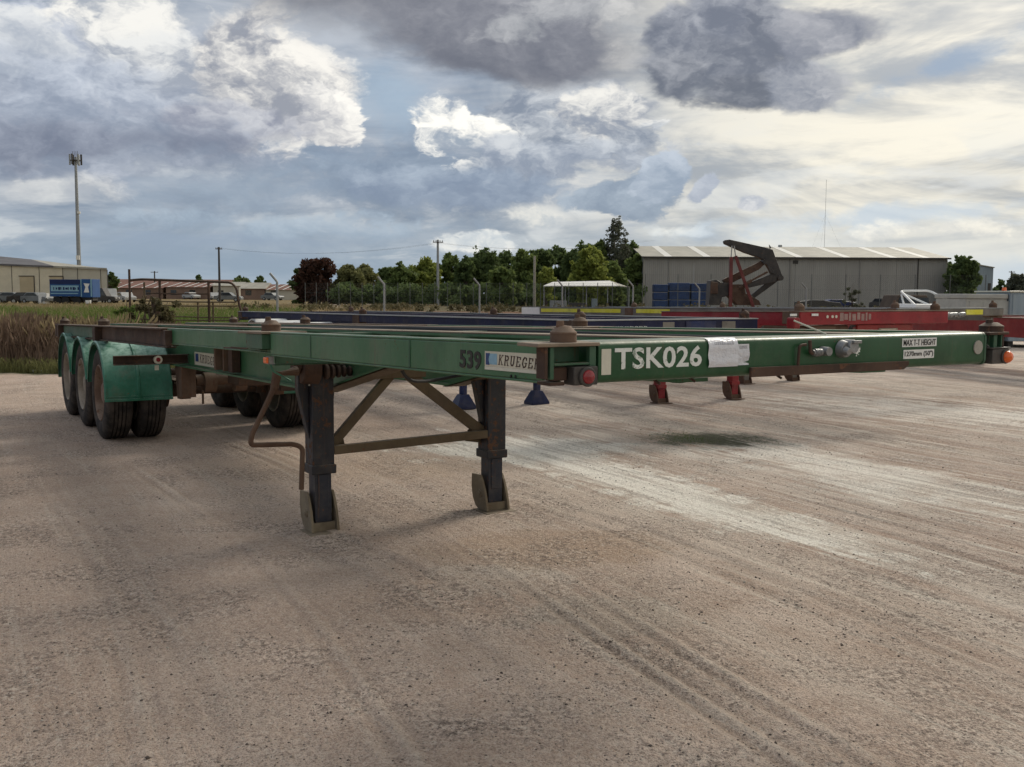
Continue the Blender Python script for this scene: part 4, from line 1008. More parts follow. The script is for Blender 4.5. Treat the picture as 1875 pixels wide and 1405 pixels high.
# ================================================================== the trailers behind
def yard_trailer(name, label, x, y, yaw, dz, sl, L, w, sleg, tl, rail, front, legm, footkind, rear=None, wheels=None, railh=.14, beamh=.16, locks=(0.1,), lockm=None, guards=None, topm=None, sdrop=None):
    T = empty(name, (x, y, 0), yaw, label, 'trailer')
    D = lambda s: dz - sl * s
    tm = topm or M['rust_top']
    MB().box(.0, w, .0, .16, -beamh, -.010, D).build('front_bolster', front, T, bev=.01)
    MB().box(-.005, w + .005, -.005, .165, -.0095, 0.002, D).build('top_plate', tm, T)
    s1 = sdrop or L
    for t0, t1 in ((.0, .07), (w - .07, w)):
        MB().box(t0, t1, .17, s1, -railh, -.010, D).build('side_rail', rail, T, bev=.006)
        MB().box(t0 - .012, t1 + .012, .17, s1, -.0095, .001, D).build('top_plate', tm, T)
    prof = [(.2, -beamh - .02, -.012), (sleg - .8, -beamh - .04, -.012), (sleg + .3, -.42, -.012), (L, -.40, -.012)]
    if sdrop: prof = [(.2, -beamh - .02, -.012), (sleg - .8, -beamh - .04, -.012), (sleg - .2, -.50, -.15), (sleg + .5, -.62, -.30), (L, -.60, -.30)]
    for t in (w / 2 - .5, w / 2 + .5):
        m = MB(); i_beam(m, t, prof, .14, .014, .01, D); m.build('main_beam', rear or rail, T)
    for s in np.arange(.9, L - .2, .95):
        z = -.02 if (not sdrop or s < sdrop) else -.32
        MB().box(.08, w - .08, s, s + .05, z - .10, z, D).build('cross_member', rear or rail, T)
    MB().box(0, w, L - .1, L, -.18 - (.3 if sdrop else 0), -.012 - (.3 if sdrop else 0), D).build('rear_bolster', rear or rail, T, bev=.006)
    for s in locks:
        for t in (.10, w - .10):
            twistlock(T, t, s, D(s) + .002, .06, .10, lockm or M['rust_dark'])
            MB().box(t - .11 if t < 1 else t - .02, t + .02 if t < 1 else t + .11, s - .10, s + .16, -.15, .0, D).build('corner_pocket', M['rust_dark'] if lockm is None else lockm, T, bev=.008)
    if footkind:
        for t in (w / 2 - tl, w / 2 + tl):
            if footkind == 'shoe': make_leg(T, t, sleg, D(sleg) - .15, (legm, legm, M['rust']), split=.22, w=.13, wi=.115)
            else:
                m = MB().cyl((t, sleg, .16), (t, sleg, .50), .055, n=14).box(t - .075, t + .075, sleg - .07, sleg + .07, .45, D(sleg) - .15)
                lg = m.build('leg', legm, T, bev=.004)
                vs = [(t + a, sleg + b, z) for a, b, z in ((-.145, -.12, 0), (.145, -.12, 0), (.145, .12, 0), (-.145, .12, 0), (-.145, -.12, .035), (.145, -.12, .035), (.145, .12, .035), (-.145, .12, .035), (-.065, -.055, .20), (.065, -.055, .20), (.065, .055, .20), (-.065, .055, .20))]
                MB().add(vs, [(0, 3, 2, 1), (0, 1, 5, 4), (1, 2, 6, 5), (2, 3, 7, 6), (3, 0, 4, 7), (4, 5, 9, 8), (5, 6, 10, 9), (6, 7, 11, 10), (7, 4, 8, 11), (8, 9, 10, 11)]).build('foot', legm, lg, bev=.006)
        MB().bar((w / 2 - tl, sleg, .62), (w / 2 + tl, sleg, .62), .04, .06).build('tie_bar', legm, T)
    for s in (wheels or ()):
        for xw, sd in ((0.0, -1), (.61, 1), (w - .61, -1), (w, 1)): make_wheel(T, xw, s, .5, sd, M['rim'])
        MB().cyl((.3, s, .5), (w - .3, s, .5), .06, n=12).build('axle', M['rust_dark'], T)
        if guards:
            for sgn, c in ((1, -.02), (-1, w + .02)):
                t0, t1 = sorted((c, c + sgn * .66)); r = .56
                out = [(t0, r - .02), (t0, r), (t1, r), (t1, r - .02)]
                MB().lathe(out + [(a, b - .006) for a, b in out[::-1]], (0, s, .5), (1, 0, 0), 20, R(-85), R(85), closed=True).build('mudguard', guards, T, smooth=True)
    return T
NYY = (0, -1, 0)
BT = yard_trailer('container_trailer', 'navy blue skeletal trailer with flared blue feet standing just behind the green trailer', .68, 10.38, .542, 1.315, .010, 12.2, 2.5, 3.70, .60,
    M['blue'], M['blue'], M['blue_leg'], 'flare', wheels=(8.7, 9.95, 11.2), railh=.115, beamh=.135, locks=(.12, 5.9, 12.05), guards=M['white'], topm=M['galv'])
MB().box(.32, .40, -.0035, -.0005, 1.205, 1.245).build('logo', M['yellow'], BT)
slab_text(BT, 'lettering', 'KRUEGER', .036, .052, M['lettering'], (.46, -.001, 1.207), (1, 0, 0), (0, 0, 1), slant=.1, adv=1.2)
for a, b in ((1.10, 1.26), (1.95, 2.15)): MB().box(a, b, -.004, -.0005, 1.19, 1.285).build('panel', M['grey_ch'], BT)
MB().box(1.42, 1.85, -.012, -.0005, 1.185, 1.29).build('panel', M['blue_leg'], BT)
MB().box(.75, 2.3, .2, .9, 1.10, 1.16).build('tool_box', M['black'], BT)
RT = yard_trailer('container_trailer', 'bright red trailer with white and red reflectors, on red legs with brown shoes', 3.27, 11.54, .50, 1.402, .018, 12.0, 2.5, 3.35, .69,
    M['red'], M['red'], M['red'], 'shoe', rear=M['red_dull'], wheels=(8.8, 10.05), locks=(.12,), lockm=M['rust'], sdrop=2.6, railh=.17, beamh=.16)
for k, (a, b) in enumerate(((.62, .68), (.69, .75), (.765, .80), (.82, .88), (.90, .95), (.97, 1.02), (1.04, 1.07), (1.09, 1.13))):   # worn letters, too rubbed to read
    MB().box(a, b, -.004, -.0005, 1.285 + .012 * (k % 3 == 1), 1.380 - .014 * (k % 2)).build('worn_mark', M['worn_print'], RT)
for a in (.42, .50, .56): MB().cyl((a, -.006, 1.335), (a, -.0005, 1.335), .018, n=10).build('bolt', M['offwhite'], RT)
for a in (-.17, .16): MB().box(a, a + .10, -.02, -.011, 1.345, 1.372).build('reflector', M['white'], RT)
MB().box(-.12, -.02, -.03, .1, 1.20, 1.33).build('marker_lamp', M['red'], RT, bev=.02)
MB().box(.22, .62, .05, .09, 1.02, 1.235).box(.0, .9, .12, .6, 1.06, 1.232).build('coupling_frame', M['rust'], RT, bev=.02)
MB().box(.95, 1.9, .03, .07, 1.07, 1.235).build('apron', M['red_dull'], RT, bev=.01)
MB().box(1.30, 1.62, .018, .0295, 1.115, 1.19).build('number_plate', M['rust_top'], RT)
for z in (1.128, 1.150, 1.172): MB().box(1.33, 1.59, .0165, .0175, z, z + .008).build('plate_line', M['plate'], RT)
MB().box(.02, .30, .03, .05, 1.13, 1.18).build('number_plate', M['white'], RT, bev=.004)
YT = yard_trailer('container_trailer', 'grey trailer with a yellow stripe along its rail, behind the red one, on brown shoes', 5.49, 14.5, .542, 1.400, .012, 10.2, 2.5, 3.70, .60,
    M['grey_ch'], M['grey_ch'], M['grey_ch'], 'shoe', wheels=(6.6, 7.8, 9.0), railh=.20, beamh=.12, locks=(.12, 6.2), lockm=M['rust'], topm=M['galv'])
for a, b in ((5.0, 6.0), (6.5, 9.4)): MB().box(-.006, -.0005, a, b, -.110, -.035, lambda s: 1.400 - .012 * s).build('stripe', M['yellow'], YT)
MB().box(-.02, .05, 9.45, 10.2, -.17, -.012, lambda s: 1.400 - .012 * s).build('rear_panel', M['white'], YT, bev=.004)
m = MB().box(1.55, 1.95, -.02, -.0005, 1.30, 1.375); m.build('stripe', M['yellow'], YT)
m = MB()
for k in range(6): m.cyl((.95 + .09 * k + .02 * math.sin(k * 2), -.03, 1.29 + .03 * math.sin(k * 3.1)), (1.02 + .09 * k, -.05, 1.31), .045, .03, n=8)
m.build('air_coupling', M['zinc'], YT, bev=.004)
DT = yard_trailer('container_trailer', 'dull dark red low trailer reaching out of the picture at the right', 11.1, 14.5, .271, 1.175, .002, 13.0, 2.5, 2.4, .6,
    M['red_dull'], M['red_dull'], M['red_dull'], None, wheels=(9.2, 10.4), railh=.38, beamh=.3, locks=(.12,))
MB().box(.08, .7, 3.6, 4.5, .38, .78).build('tool_box', M['black'], DT, bev=.02)

# ================================================================== plants
def leaf_mat(name, c1, c2, tr=0.25):
    m, t, b = new_mat(name); g = t.nodes.new('ShaderNodeNewGeometry'); r = S(t, g.outputs['Random Per Island'])
    P = gcoord(t); n = noise(t, P, 0.45, 3)
    t.links.new(mix(t, (r * 0.6 + n.step(.35, .65) * 0.4).clamp(), c1, c2), b.inputs['Base Color'])
    b.inputs['Roughness'].default_value = .75; b.inputs['Specular IOR Level'].default_value = 0.2
    tl = t.nodes.new('ShaderNodeBsdfTranslucent'); tl.inputs[0].default_value = tuple(v * 1.2 for v in c2) + (1,)
    ms = t.nodes.new('ShaderNodeMixShader'); ms.inputs[0].default_value = tr
    out = [n_ for n_ in t.nodes if n_.type == 'OUTPUT_MATERIAL'][0]
    t.links.new(b.outputs[0], ms.inputs[1]); t.links.new(tl.outputs[0], ms.inputs[2]); t.links.new(ms.outputs[0], out.inputs[0])
    return m
LM = {
 'dark': leaf_mat('dark_green_leaves', (0.049, 0.078, 0.029), (0.138, 0.186, 0.065), .32),
 'mid': leaf_mat('green_leaves', (0.066, 0.103, 0.031), (0.180, 0.227, 0.070), .32),
 'lime': leaf_mat('yellow_green_leaves', (0.110, 0.145, 0.028), (0.289, 0.324, 0.076), .32),
 'olive': leaf_mat('olive_leaves', (0.089, 0.095, 0.037), (0.216, 0.216, 0.086), .3),
 'red': leaf_mat('dark_red_leaves', (0.031, 0.019, 0.012), (0.090, 0.041, 0.029)),
 'gum': leaf_mat('grey_green_leaves', (0.060, 0.072, 0.048), (0.143, 0.150, 0.106)),
 'reed': leaf_mat('dry_reed_stalks', (0.089, 0.058, 0.042), (0.267, 0.186, 0.130), .1),
 'straw': leaf_mat('straw_grass', (0.19, 0.145, 0.075), (0.34, 0.27, 0.15), .2),
 'grass': leaf_mat('green_grass', (0.068, 0.108, 0.024), (0.169, 0.223, 0.054), .2),
 'weed': leaf_mat('dry_weed_leaves', (0.055, 0.050, 0.022), (0.140, 0.120, 0.060), .2),
}
M['bark'] = plain('bark', (0.085, 0.065, 0.050), 0.9, 0.35, 2)
M['pale_bark'] = plain('pale_bark', (0.36, 0.33, 0.28), 0.85, 0.25, 1)

def leaves(centres, radii, per, size, flat=.8):
    """small leaf-sized faces spread through clumps"""
    n = len(centres) * per
    c = np.repeat(centres, per, 0); r = np.repeat(radii, per)
    d = rng.normal(size=(n, 3)); d /= np.linalg.norm(d, axis=1)[:, None]
    p = c + d * (r * rng.random(n) ** .45)[:, None] * np.array([1, 1, flat])
    a = rng.normal(size=(n, 3)); a /= np.linalg.norm(a, axis=1)[:, None]
    q = np.cross(a, rng.normal(size=(n, 3))); q /= np.linalg.norm(q, axis=1)[:, None]
    s = size * (.6 + .8 * rng.random(n))[:, None]
    V = np.stack([p - a * s, p + q * s * .55, p + a * s, p - q * s * .55], 1).reshape(-1, 3)
    F = np.arange(n * 4).reshape(-1, 4)
    return V, F
def tree(label, x, y, h, w, kind, clumps=46, per=85, leaf=.26, trunk=.22, base=.12, shape='round', bark='bark', name='tree', group='trees beyond the fence'):
    T = empty(name, (x, y, 0), rng.random() * 6, label, 'tree', group)
    k = clumps; cen = []; rad = []
    ang = rng.random(k) * 2 * math.pi; zz = rng.random(k)
    for i in range(k):
        z = zz[i]
        if shape == 'round': pr = math.sqrt(max(.03, 1 - (2 * z - 1.0) ** 2)) if z > .5 else .80 + .3 * z
        elif shape == 'tall': pr = .25 + .9 * math.sin(math.pi * min(1, z * .95 + .05)) * (.6 + .4 * rng.random())
        else: pr = 1
        q = math.sqrt(rng.random()) * pr
        cen.append((math.cos(ang[i]) * q * w / 2 * .86, math.sin(ang[i]) * q * w / 2 * .86, h * (base + (1 - base) * .95 * z * (1 - .06 * rng.random()))))
        rad.append(w * (.085 + .10 * rng.random()) if shape != 'tall' else w * (.06 + .09 * rng.random()))
    V, F = leaves(np.array(cen), np.array(rad), per, leaf)
    # loose sprays on the outline
    cn = np.array(cen); k2 = k * 2; pick = cn[rng.integers(0, k, k2)] * (1 + .10 * rng.random((k2, 1))); pick[:, :2] += rng.normal(size=(k2, 2)) * w * .05
    pick[:, 2] = np.minimum(pick[:, 2] + rng.normal(size=k2) * h * .035, h * 1.02)
    V2, F2 = leaves(pick, np.full(k2, w * .055), max(12, per // 5), leaf * .8)
    F = np.concatenate([F, F2 + len(V)]); V = np.concatenate([V, V2])
    V[:, 2] = np.maximum(V[:, 2], .1)
    raw_mesh('crown', V, F, LM[kind], T)
    m = MB().tube([(0, 0, 0), (.02 * h, .01 * h, h * .3), (-.01 * h, .02 * h, h * .6), (0, 0, h * .92)], [trunk, trunk * .8, trunk * .5, .04], 8)
    for i in range(0, min(k, 22)):
        c = Vector(cen[i]); z0 = c.z * (.45 + .2 * rng.random()); m.tube([(.01 * h, .01 * h, z0), (c.x * .5, c.y * .5, (z0 + c.z) / 2 + .1), c], [trunk * .35, trunk * .22, .025], 5)
    m.build('trunk', M[bark], T, smooth=True)
    return T
DTR = 128.0
tree('broad dark reddish tree, leftmost of the tree belt, in front of the far sheds', wx(585, DTR), DTR, wz(474, DTR), 6.4, 'red', 60, 110, base=.04)
tree('dark green tree touching the left flank of the dark reddish tree', wx(556, DTR + 2), DTR + 2, wz(487, DTR), 3.4, 'dark', 34, 80, base=.04)
for i, (px, py, w, k, lab) in enumerate((
    (640, 490, 3.8, 'olive', 'thin olive tree just right of the dark reddish one'),
    (668, 489, 3.8, 'olive', 'second olive tree, between the thin olive one and the cranked fence post'),
    (716, 491, 3.4, 'dark', 'low dark tree left of the yellowing tree'),
    (738, 484, 3.2, 'mid', 'narrow mid green tree close behind the yellowing tree'),
    (775, 477, 4.6, 'lime', 'yellowing round tree left of the grey power pole'),
    (822, 468, 3.6, 'mid', 'green tree just right of the grey power pole'),
    (852, 472, 2.6, 'dark', 'slim dark tree with sky showing through beside it'),
    (888, 457, 5.0, 'dark', 'tall dark tree rising above its neighbours right of the sky gap'),
    (926, 462, 4.8, 'dark', 'dark tree behind the low rounded green bush tree'),
    (960, 462, 3.8, 'mid', 'green tree just left of the bare grey pole in the belt'),
    (990, 455, 4.2, 'dark', 'dark tree over the small lime green tree'),
    (1024, 449, 4.4, 'dark', 'dark tree with a ragged top, left of the big lime tree'),
    (1062, 447, 4.6, 'dark', 'dark tree rising behind the big lime tree'),
    (1090, 437, 3.4, 'mid', 'upright green tree left of the tall feathery gum'),
    (1152, 446, 4.6, 'dark', 'dark tree touching the left end of the grey warehouse'),
    (1168, 462, 3.4, 'mid', 'low green tree against the left end of the grey warehouse'))):
    tree(lab, wx(px, DTR + 4 * (i % 3)), DTR + 4 * (i % 3), wz(py, DTR + 4 * (i % 3)), w * 1.22, k, 72, 80, base=.0)
tree('big lime green rounded tree in front of the darker belt, behind the open shelter', wx(1078, 118), 118, wz(456, 118), 5.4, 'lime', 60, 110, base=.05)
tree('second lime and green tree right of the big lime one, behind the shelter roof', wx(1118, 120), 120, wz(478, 120), 4.2, 'mid', 44, 90, base=.05)
tree('low rounded green bush tree in front of the dark belt', wx(922, 112), 112, wz(489, 112), 3.9, 'mid', 44, 90, base=.02)
tree('small lime green tree left of the open shelter', wx(1000, 112), 112, wz(489, 112), 2.5, 'lime', 34, 70, base=.02)
tree('tall feathery grey-green gum with a pale trunk, highest of the belt', wx(1125, 132), 132, wz(400, 132), 4.2, 'gum', 150, 24, leaf=.15, base=.22, shape='tall', bark='pale_bark', trunk=.16)
tree('dense dark green tree right of the grey warehouse', wx(1758, 124), 124, wz(468, 124), 4.4, 'dark', 70, 120, base=.02)
tree('smaller dark tree tucked behind the right end of the warehouse', wx(1736, 140), 140, wz(470, 140), 3.4, 'dark', 40, 90, base=.02)
tree('distant grey-green tree at the right edge of the view', wx(1862, 190), 190, wz(499, 190), 5.6, 'gum', 44, 90, leaf=.3, base=.05)
tree('distant dark tree beside the pale shed at the right', wx(1828, 210), 210, wz(509, 210), 4.0, 'dark', 30, 80, leaf=.3, base=.02)
for i, (px, py, w, d, lab) in enumerate(((440, 508, 6, 240, 'low far tree right of the thin pole'), (478, 507, 3.0, 230, 'small dark far tree above the white-roofed huts'), (365, 508, 3.6, 260, 'small round far tree above the red roofs'), (205, 503, 3.0, 190, 'dark bush at the right end of the cream shed'))):
    tree(lab, wx(px, d), d, wz(py, d), w, 'dark', 30, 70, leaf=.35, base=.0, group='far trees')
# understorey reads as one dark mass
def undergrowth():
    n = 170; xs = wx(np.linspace(612, 1172, n), 124.0); cen = np.stack([xs, 122 + 4 * rng.random(n), .4 + 1.9 * rng.random(n)], 1)
    V, F = leaves(cen, .5 + .6 * rng.random(n), 70, .24)
    tag(raw_mesh('undergrowth', V, F, LM['dark']), 'dark undergrowth along the foot of the tree belt', kind='stuff')
    n = 240; xs = wx(rng.random(n) * 1500 + 420, 88.0); cen = np.stack([xs, 80 + 14 * rng.random(n), .05 + .35 * rng.random(n)], 1)
    V, F = leaves(cen, .25 + .4 * rng.random(n), 40, .13)
    tag(raw_mesh('scrub', V, F, LM['weed']), 'low dry scrub along the far fence', kind='stuff')
undergrowth()
def blades(name, px, py, h, wd, mat, lean=.25, segs=3, label='', z0=0.0):
    n = len(px); th = rng.random(n) * 6.28; ln = lean * (rng.random(n)) * h; cx, cy = np.cos(th), np.sin(th)
    ph = rng.random(n) * 3.14; rows = []
    for k in range(segs + 1):
        f = k / segs; w_ = wd * (1 - f ** 1.5 * .85); ox = cx * ln * f ** 1.8; oy = cy * ln * f ** 1.8
        for sg in (-1, 1): rows.append(np.stack([px + ox + np.cos(ph) * w_ * sg, py + oy + np.sin(ph) * w_ * sg * .6, z0 + h * f * (1 - .15 * f * rng.random(n))], 1))
    V = np.stack(rows, 1).reshape(-1, 3); b = (np.arange(n) * (2 * segs + 2))[:, None]
    F = np.concatenate([np.concatenate([b + 2 * k, b + 2 * k + 1, b + 2 * k + 3, b + 2 * k + 2], 1) for k in range(segs)])
    return tag(raw_mesh(name, V, F, mat), label, kind='stuff')
def bank():
    n = 26000; x = -16 + 10.4 * rng.random(n); y = 19.9 + 3.0 * rng.random(n) ** .8
    e = 19.75 + .25 * np.sin(x * 2.3) + .15 * np.sin(x * 5.1); y = np.maximum(y, e + .1 + .4 * rng.random(n))
    keep = x < -6.6 - (y - 19.8) * .2; x, y = x[keep], y[keep]; n = len(x)
    h = (.62 + .34 * rng.random(n)) * (1.0 + .08 * np.sin(x * 1.7) + .07 * np.sin(x * 4.3 + y)) * (1 + .12 * (x < -9.4)) * np.clip((y - 19.6) / .8, .35, 1)
    blades('tall_grass', x, y, h, .007 + .006 * rng.random(n), LM['reed'], .35, 3, 'dense dry brown reeds at the left edge of the yard')
    n = 3200; x = -15 + 6.6 * rng.random(n); y = 20.6 + 2.2 * rng.random(n); h = .80 + .30 * rng.random(n) + .08 * np.sin(x * 2) + .10 * (x < -9.6)
    blades('seed_heads', x, y, h, .005 + .005 * rng.random(n), LM['straw'], .45, 3, 'straw coloured seed stalks above the reeds')
    n = 13000; x = -16 + 10.2 * rng.random(n); y = 19.55 + .9 * rng.random(n) ** 1.6 + .12 * np.sin(x * 3.1); h = .06 + .26 * rng.random(n) ** 1.5
    blades('green_grass', x, y, h, .006 + .004 * rng.random(n), LM['olive'], .7, 2, 'short green grass along the foot of the reeds')
    n = 30000; y = 23 + 62 * rng.random(n) ** 1.2; x = -6.5 - (y - 19) * .16 - (y * .42) * rng.random(n); h = .14 + .30 * rng.random(n) * (1 + .8 * (np.sin(x * .9) * np.sin(y * .5) > .4))
    blades('green_grass', x, y, h, .012 + .012 * rng.random(n), LM['grass'], .8, 2, 'green grass of the paddock')
    n = 9000; y = 60 + 60 * rng.random(n); x = -8 - (y * .50) * rng.random(n); h = .18 + .3 * rng.random(n)
    blades('dry_grass', x, y, h, .02 + .02 * rng.random(n), LM['straw'], .8, 2, 'dry grass at the back of the paddock')
    n = 2200; x = 2.15 + .30 * rng.normal(size=n); y = 11.0 + .26 * rng.normal(size=n) - .12 * (x - 2.15)
    blades('weed_patch', x, y,   .004 + .012 * rng.random(n), .0030 + .002 * rng.random(n), LM['dark'], 1.2, 2, 'flat dark weeds on the oily patch in the yard')
bank()
def shrub(label, x, y, h, w, kind, n=34, per=60, leaf=.05, stems=9, group=None):
    T = empty('shrub', (x, y, 0), 0, label, 'shrub', group)
    cen = np.stack([(rng.random(n) - .5) * w, (rng.random(n) - .5) * w * .6, h * (.15 + .8 * rng.random(n))], 1)
    V, F = leaves(cen, w * (.06 + .07 * rng.random(n)), per, leaf); raw_mesh('leaves', V, F, LM[kind], T)
    m = MB()
    for k in range(stems):
        a = rng.random() * 6.28; q = w * .42 * rng.random(); m.tube([(0, 0, 0), (q * .4 * math.cos(a), q * .3 * math.sin(a), h * .5), (q * math.cos(a), q * .6 * math.sin(a), h * (.7 + .4 * rng.random()))], [.018, .012, .005], 5)
    m.build('stem', M['bark'], T)
    return T
shrub('tall straggly dry bush growing in front of the rusty pipe yard', wx(283, 24), 24, wz(548, 24), .95, 'weed', 46, 60, .045, 16)
shrub('small yellow-green weed left of the rusty pipe yard post', wx(232, 25.5), 25.5, wz(560, 25.5), .8, 'grass', 26, 40, .05, 8)
shrub('thin grey shrub in front of the warehouse wall', wx(1558, 70), 70, wz(521, 70), 1.3, 'gum', 22, 30, .09, 8)
shrub('low dry bush right of the thin grey shrub by the warehouse', wx(1640, 68), 68, wz(541, 68), 2.0, 'weed', 26, 40, .09, 5)

# ================================================================== buildings
def clad(name, c, pitch=.25, axis=0, stain=.25, horizontal=False):
    m, t, b = new_mat(name); P = ocoord(t); sp = t.nodes.new('ShaderNodeSeparateXYZ'); t.links.new(P, sp.inputs[0])
    x = S(t, sp.outputs[axis]); rib = ((x * (2 * math.pi / pitch)).sin() * .5 + .5)
    n = noise(t, mapping(t, P, scale=(1, 1, .25) if not horizontal else (.2, 1, 1.5)), .6, 5, .6)
    cc = mix(t, n.step(.35, .7), tuple(v * (1 - stain) for v in c), c)
    sheets = (x * (1 / 3.0))._m('FRACT').step(.0, .03)
    cc = mix(t, (sheets * -1 + 1) * .25, cc, tuple(v * .6 for v in c))
    t.links.new(cc, b.inputs['Base Color']); b.inputs['Roughness'].default_value = .55; b.inputs['Specular IOR Level'].default_value = .3
    bump(t, b, rib, .03, .6)
    return m
M['clad_grey'] = clad('grey_wall_cladding', (0.33, 0.315, 0.29), stain=.12)
M['roof_pale'] = clad('pale_roof_sheet', (0.42, 0.395, 0.325), .3)
M['skylight'] = plain('skylight_sheet', (0.74, 0.72, 0.66), .4, .06, .5)
M['roof_dark'] = plain('dark_roof', (0.125, 0.120, 0.125), .7, .2, .3)
M['cream'] = plain('cream_wall', (0.62, 0.56, 0.43), .8, .12, .8)
M['pale_grey_wall'] = plain('pale_grey_wall', (0.48, 0.45, 0.37), .8, .1, .8)
M['dark_trim'] = plain('dark_trim', (0.06, 0.055, 0.05), .6, .2, 2)
M['door'] = plain('tan_door', (0.46, 0.38, 0.25), .7, .1, 1)
M['roof_red'] = plain('faded_red_roof', (0.20, 0.105, 0.080), .8, .2, .4)
M['brick'] = plain('brown_brick', (0.22, 0.15, 0.115), .9, .2, .6)
M['blue_sheet'] = plain('blue_tarp', (0.016, 0.040, 0.115), .5, .5, 1.2)
M['blue_body'] = plain('blue_truck_body', (0.020, 0.075, 0.22), .4, .15, 1.5)
M['navy'] = plain('navy_paint', (0.010, 0.020, 0.085), .4, .15, 1.5)
M['glass'] = plain('dark_glass', (0.02, 0.025, 0.03), .1, .2, 2, spec=.8)
M['car_white'] = plain('chalky_car_paint', (0.42, 0.42, 0.41), .5, .15, 2)
M['car_paint'] = plain('dull_car_paint', (0.17, 0.18, 0.18), .35, .3, .9)
M['pale_blue_wall'] = clad('pale_blue_cladding', (0.30, 0.36, 0.40))
M['block_wall'] = plain('grey_block', (0.36, 0.36, 0.33), .85, .18, 1.0)
M['black_steel'] = painted('black_crane_paint', (0.018, 0.017, 0.017), (0.040, 0.036, 0.034), rust=.55, dust=.35, rough=.5)
M['red_steel'] = painted('red_frame_paint', (0.085, 0.012, 0.012), (0.13, 0.025, 0.022), rust=.4, dust=.2)

def warehouse():
    d = 126.0; x0, x1 = wx(1176, d), wx(1729, d); he, hr, dep = wz(470, d), wz(452, d + 12), 24.0
    T = empty('warehouse', (x0, d, 0), 0, 'long grey corrugated warehouse with a pale roof and skylight strips', 'warehouse'); L = x1 - x0
    nb = 6; ws = L / nb
    for i in range(nb): MB().box(i * ws + .015, (i + 1) * ws - .015, 0, .12, 0, he).build('wall_panel', M['clad_grey'], T)
    MB().box(.0, .12, .125, dep, 0, he).prism([(.0 + .13, he), (dep, he), (dep / 2, hr - .1)], 'x', 0, .12).build('end_wall', M['clad_grey'], T)
    MB().box(L - .12, L, .125, dep, 0, he).prism([(.13, he), (dep, he), (dep / 2, hr - .1)], 'x', L - .12, L).build('end_wall', M['clad_grey'], T)
    for s0, s1, z0, z1 in ((-.35, dep / 2, he, hr), (dep + .35, dep / 2, he, hr)):
        MB().add([(-.2, s0, z0 - .06), (L + .2, s0, z0 - .06), (L + .2, s1, z1), (-.2, s1, z1), (-.2, s0, z0 + .04), (L + .2, s0, z0 + .04), (L + .2, s1, z1 + .1), (-.2, s1, z1 + .1)],
             [(0, 3, 2, 1), (4, 5, 6, 7), (0, 1, 5, 4), (1, 2, 6, 5), (2, 3, 7, 6), (3, 0, 4, 7)]).build('roof', M['roof_pale'], T)
    for px in (1232, 1302, 1470, 1556, 1640, 1700):
        xx = wx(px, d) - x0 - 1.2
        MB().add([(xx, -.30, he + .06), (xx + .9, -.30, he + .06), (xx + .9, dep / 2, hr + .12), (xx, dep / 2, hr + .12)], [(0, 1, 2, 3)]).build('skylight', M['skylight'], T)
    MB().box(-.25, L + .25, -.50, -.36, he - .14, he + .05).build('gutter', M['dark_trim'], T)
    for px in (1222, 1443, 1570, 1675):
        xx = wx(px, d) - x0; MB().box(xx, xx + .10, -.10, -.004, 0, he - .14).build('downpipe', M['clad_grey'] if px != 1675 else M['dark_trim'], T)
    MB().box(0, .1, -.02, -.003, 0, he - .2).box(L - .14, L, -.02, -.003, 0, he - .2).build('corner_trim', M['roof_pale'], T)
    MB().box(wx(1448, d) - x0, wx(1457, d) - x0, -.06, -.004, he - .75, he - .35).build('sign', M['dark_trim'], T)
    MB().cyl((wx(1470, d) - x0, 12, hr), (wx(1470, d) - x0, 12, hr + .35), .3, .25, n=12).build('roof_vent', M['galv'], T)
warehouse()
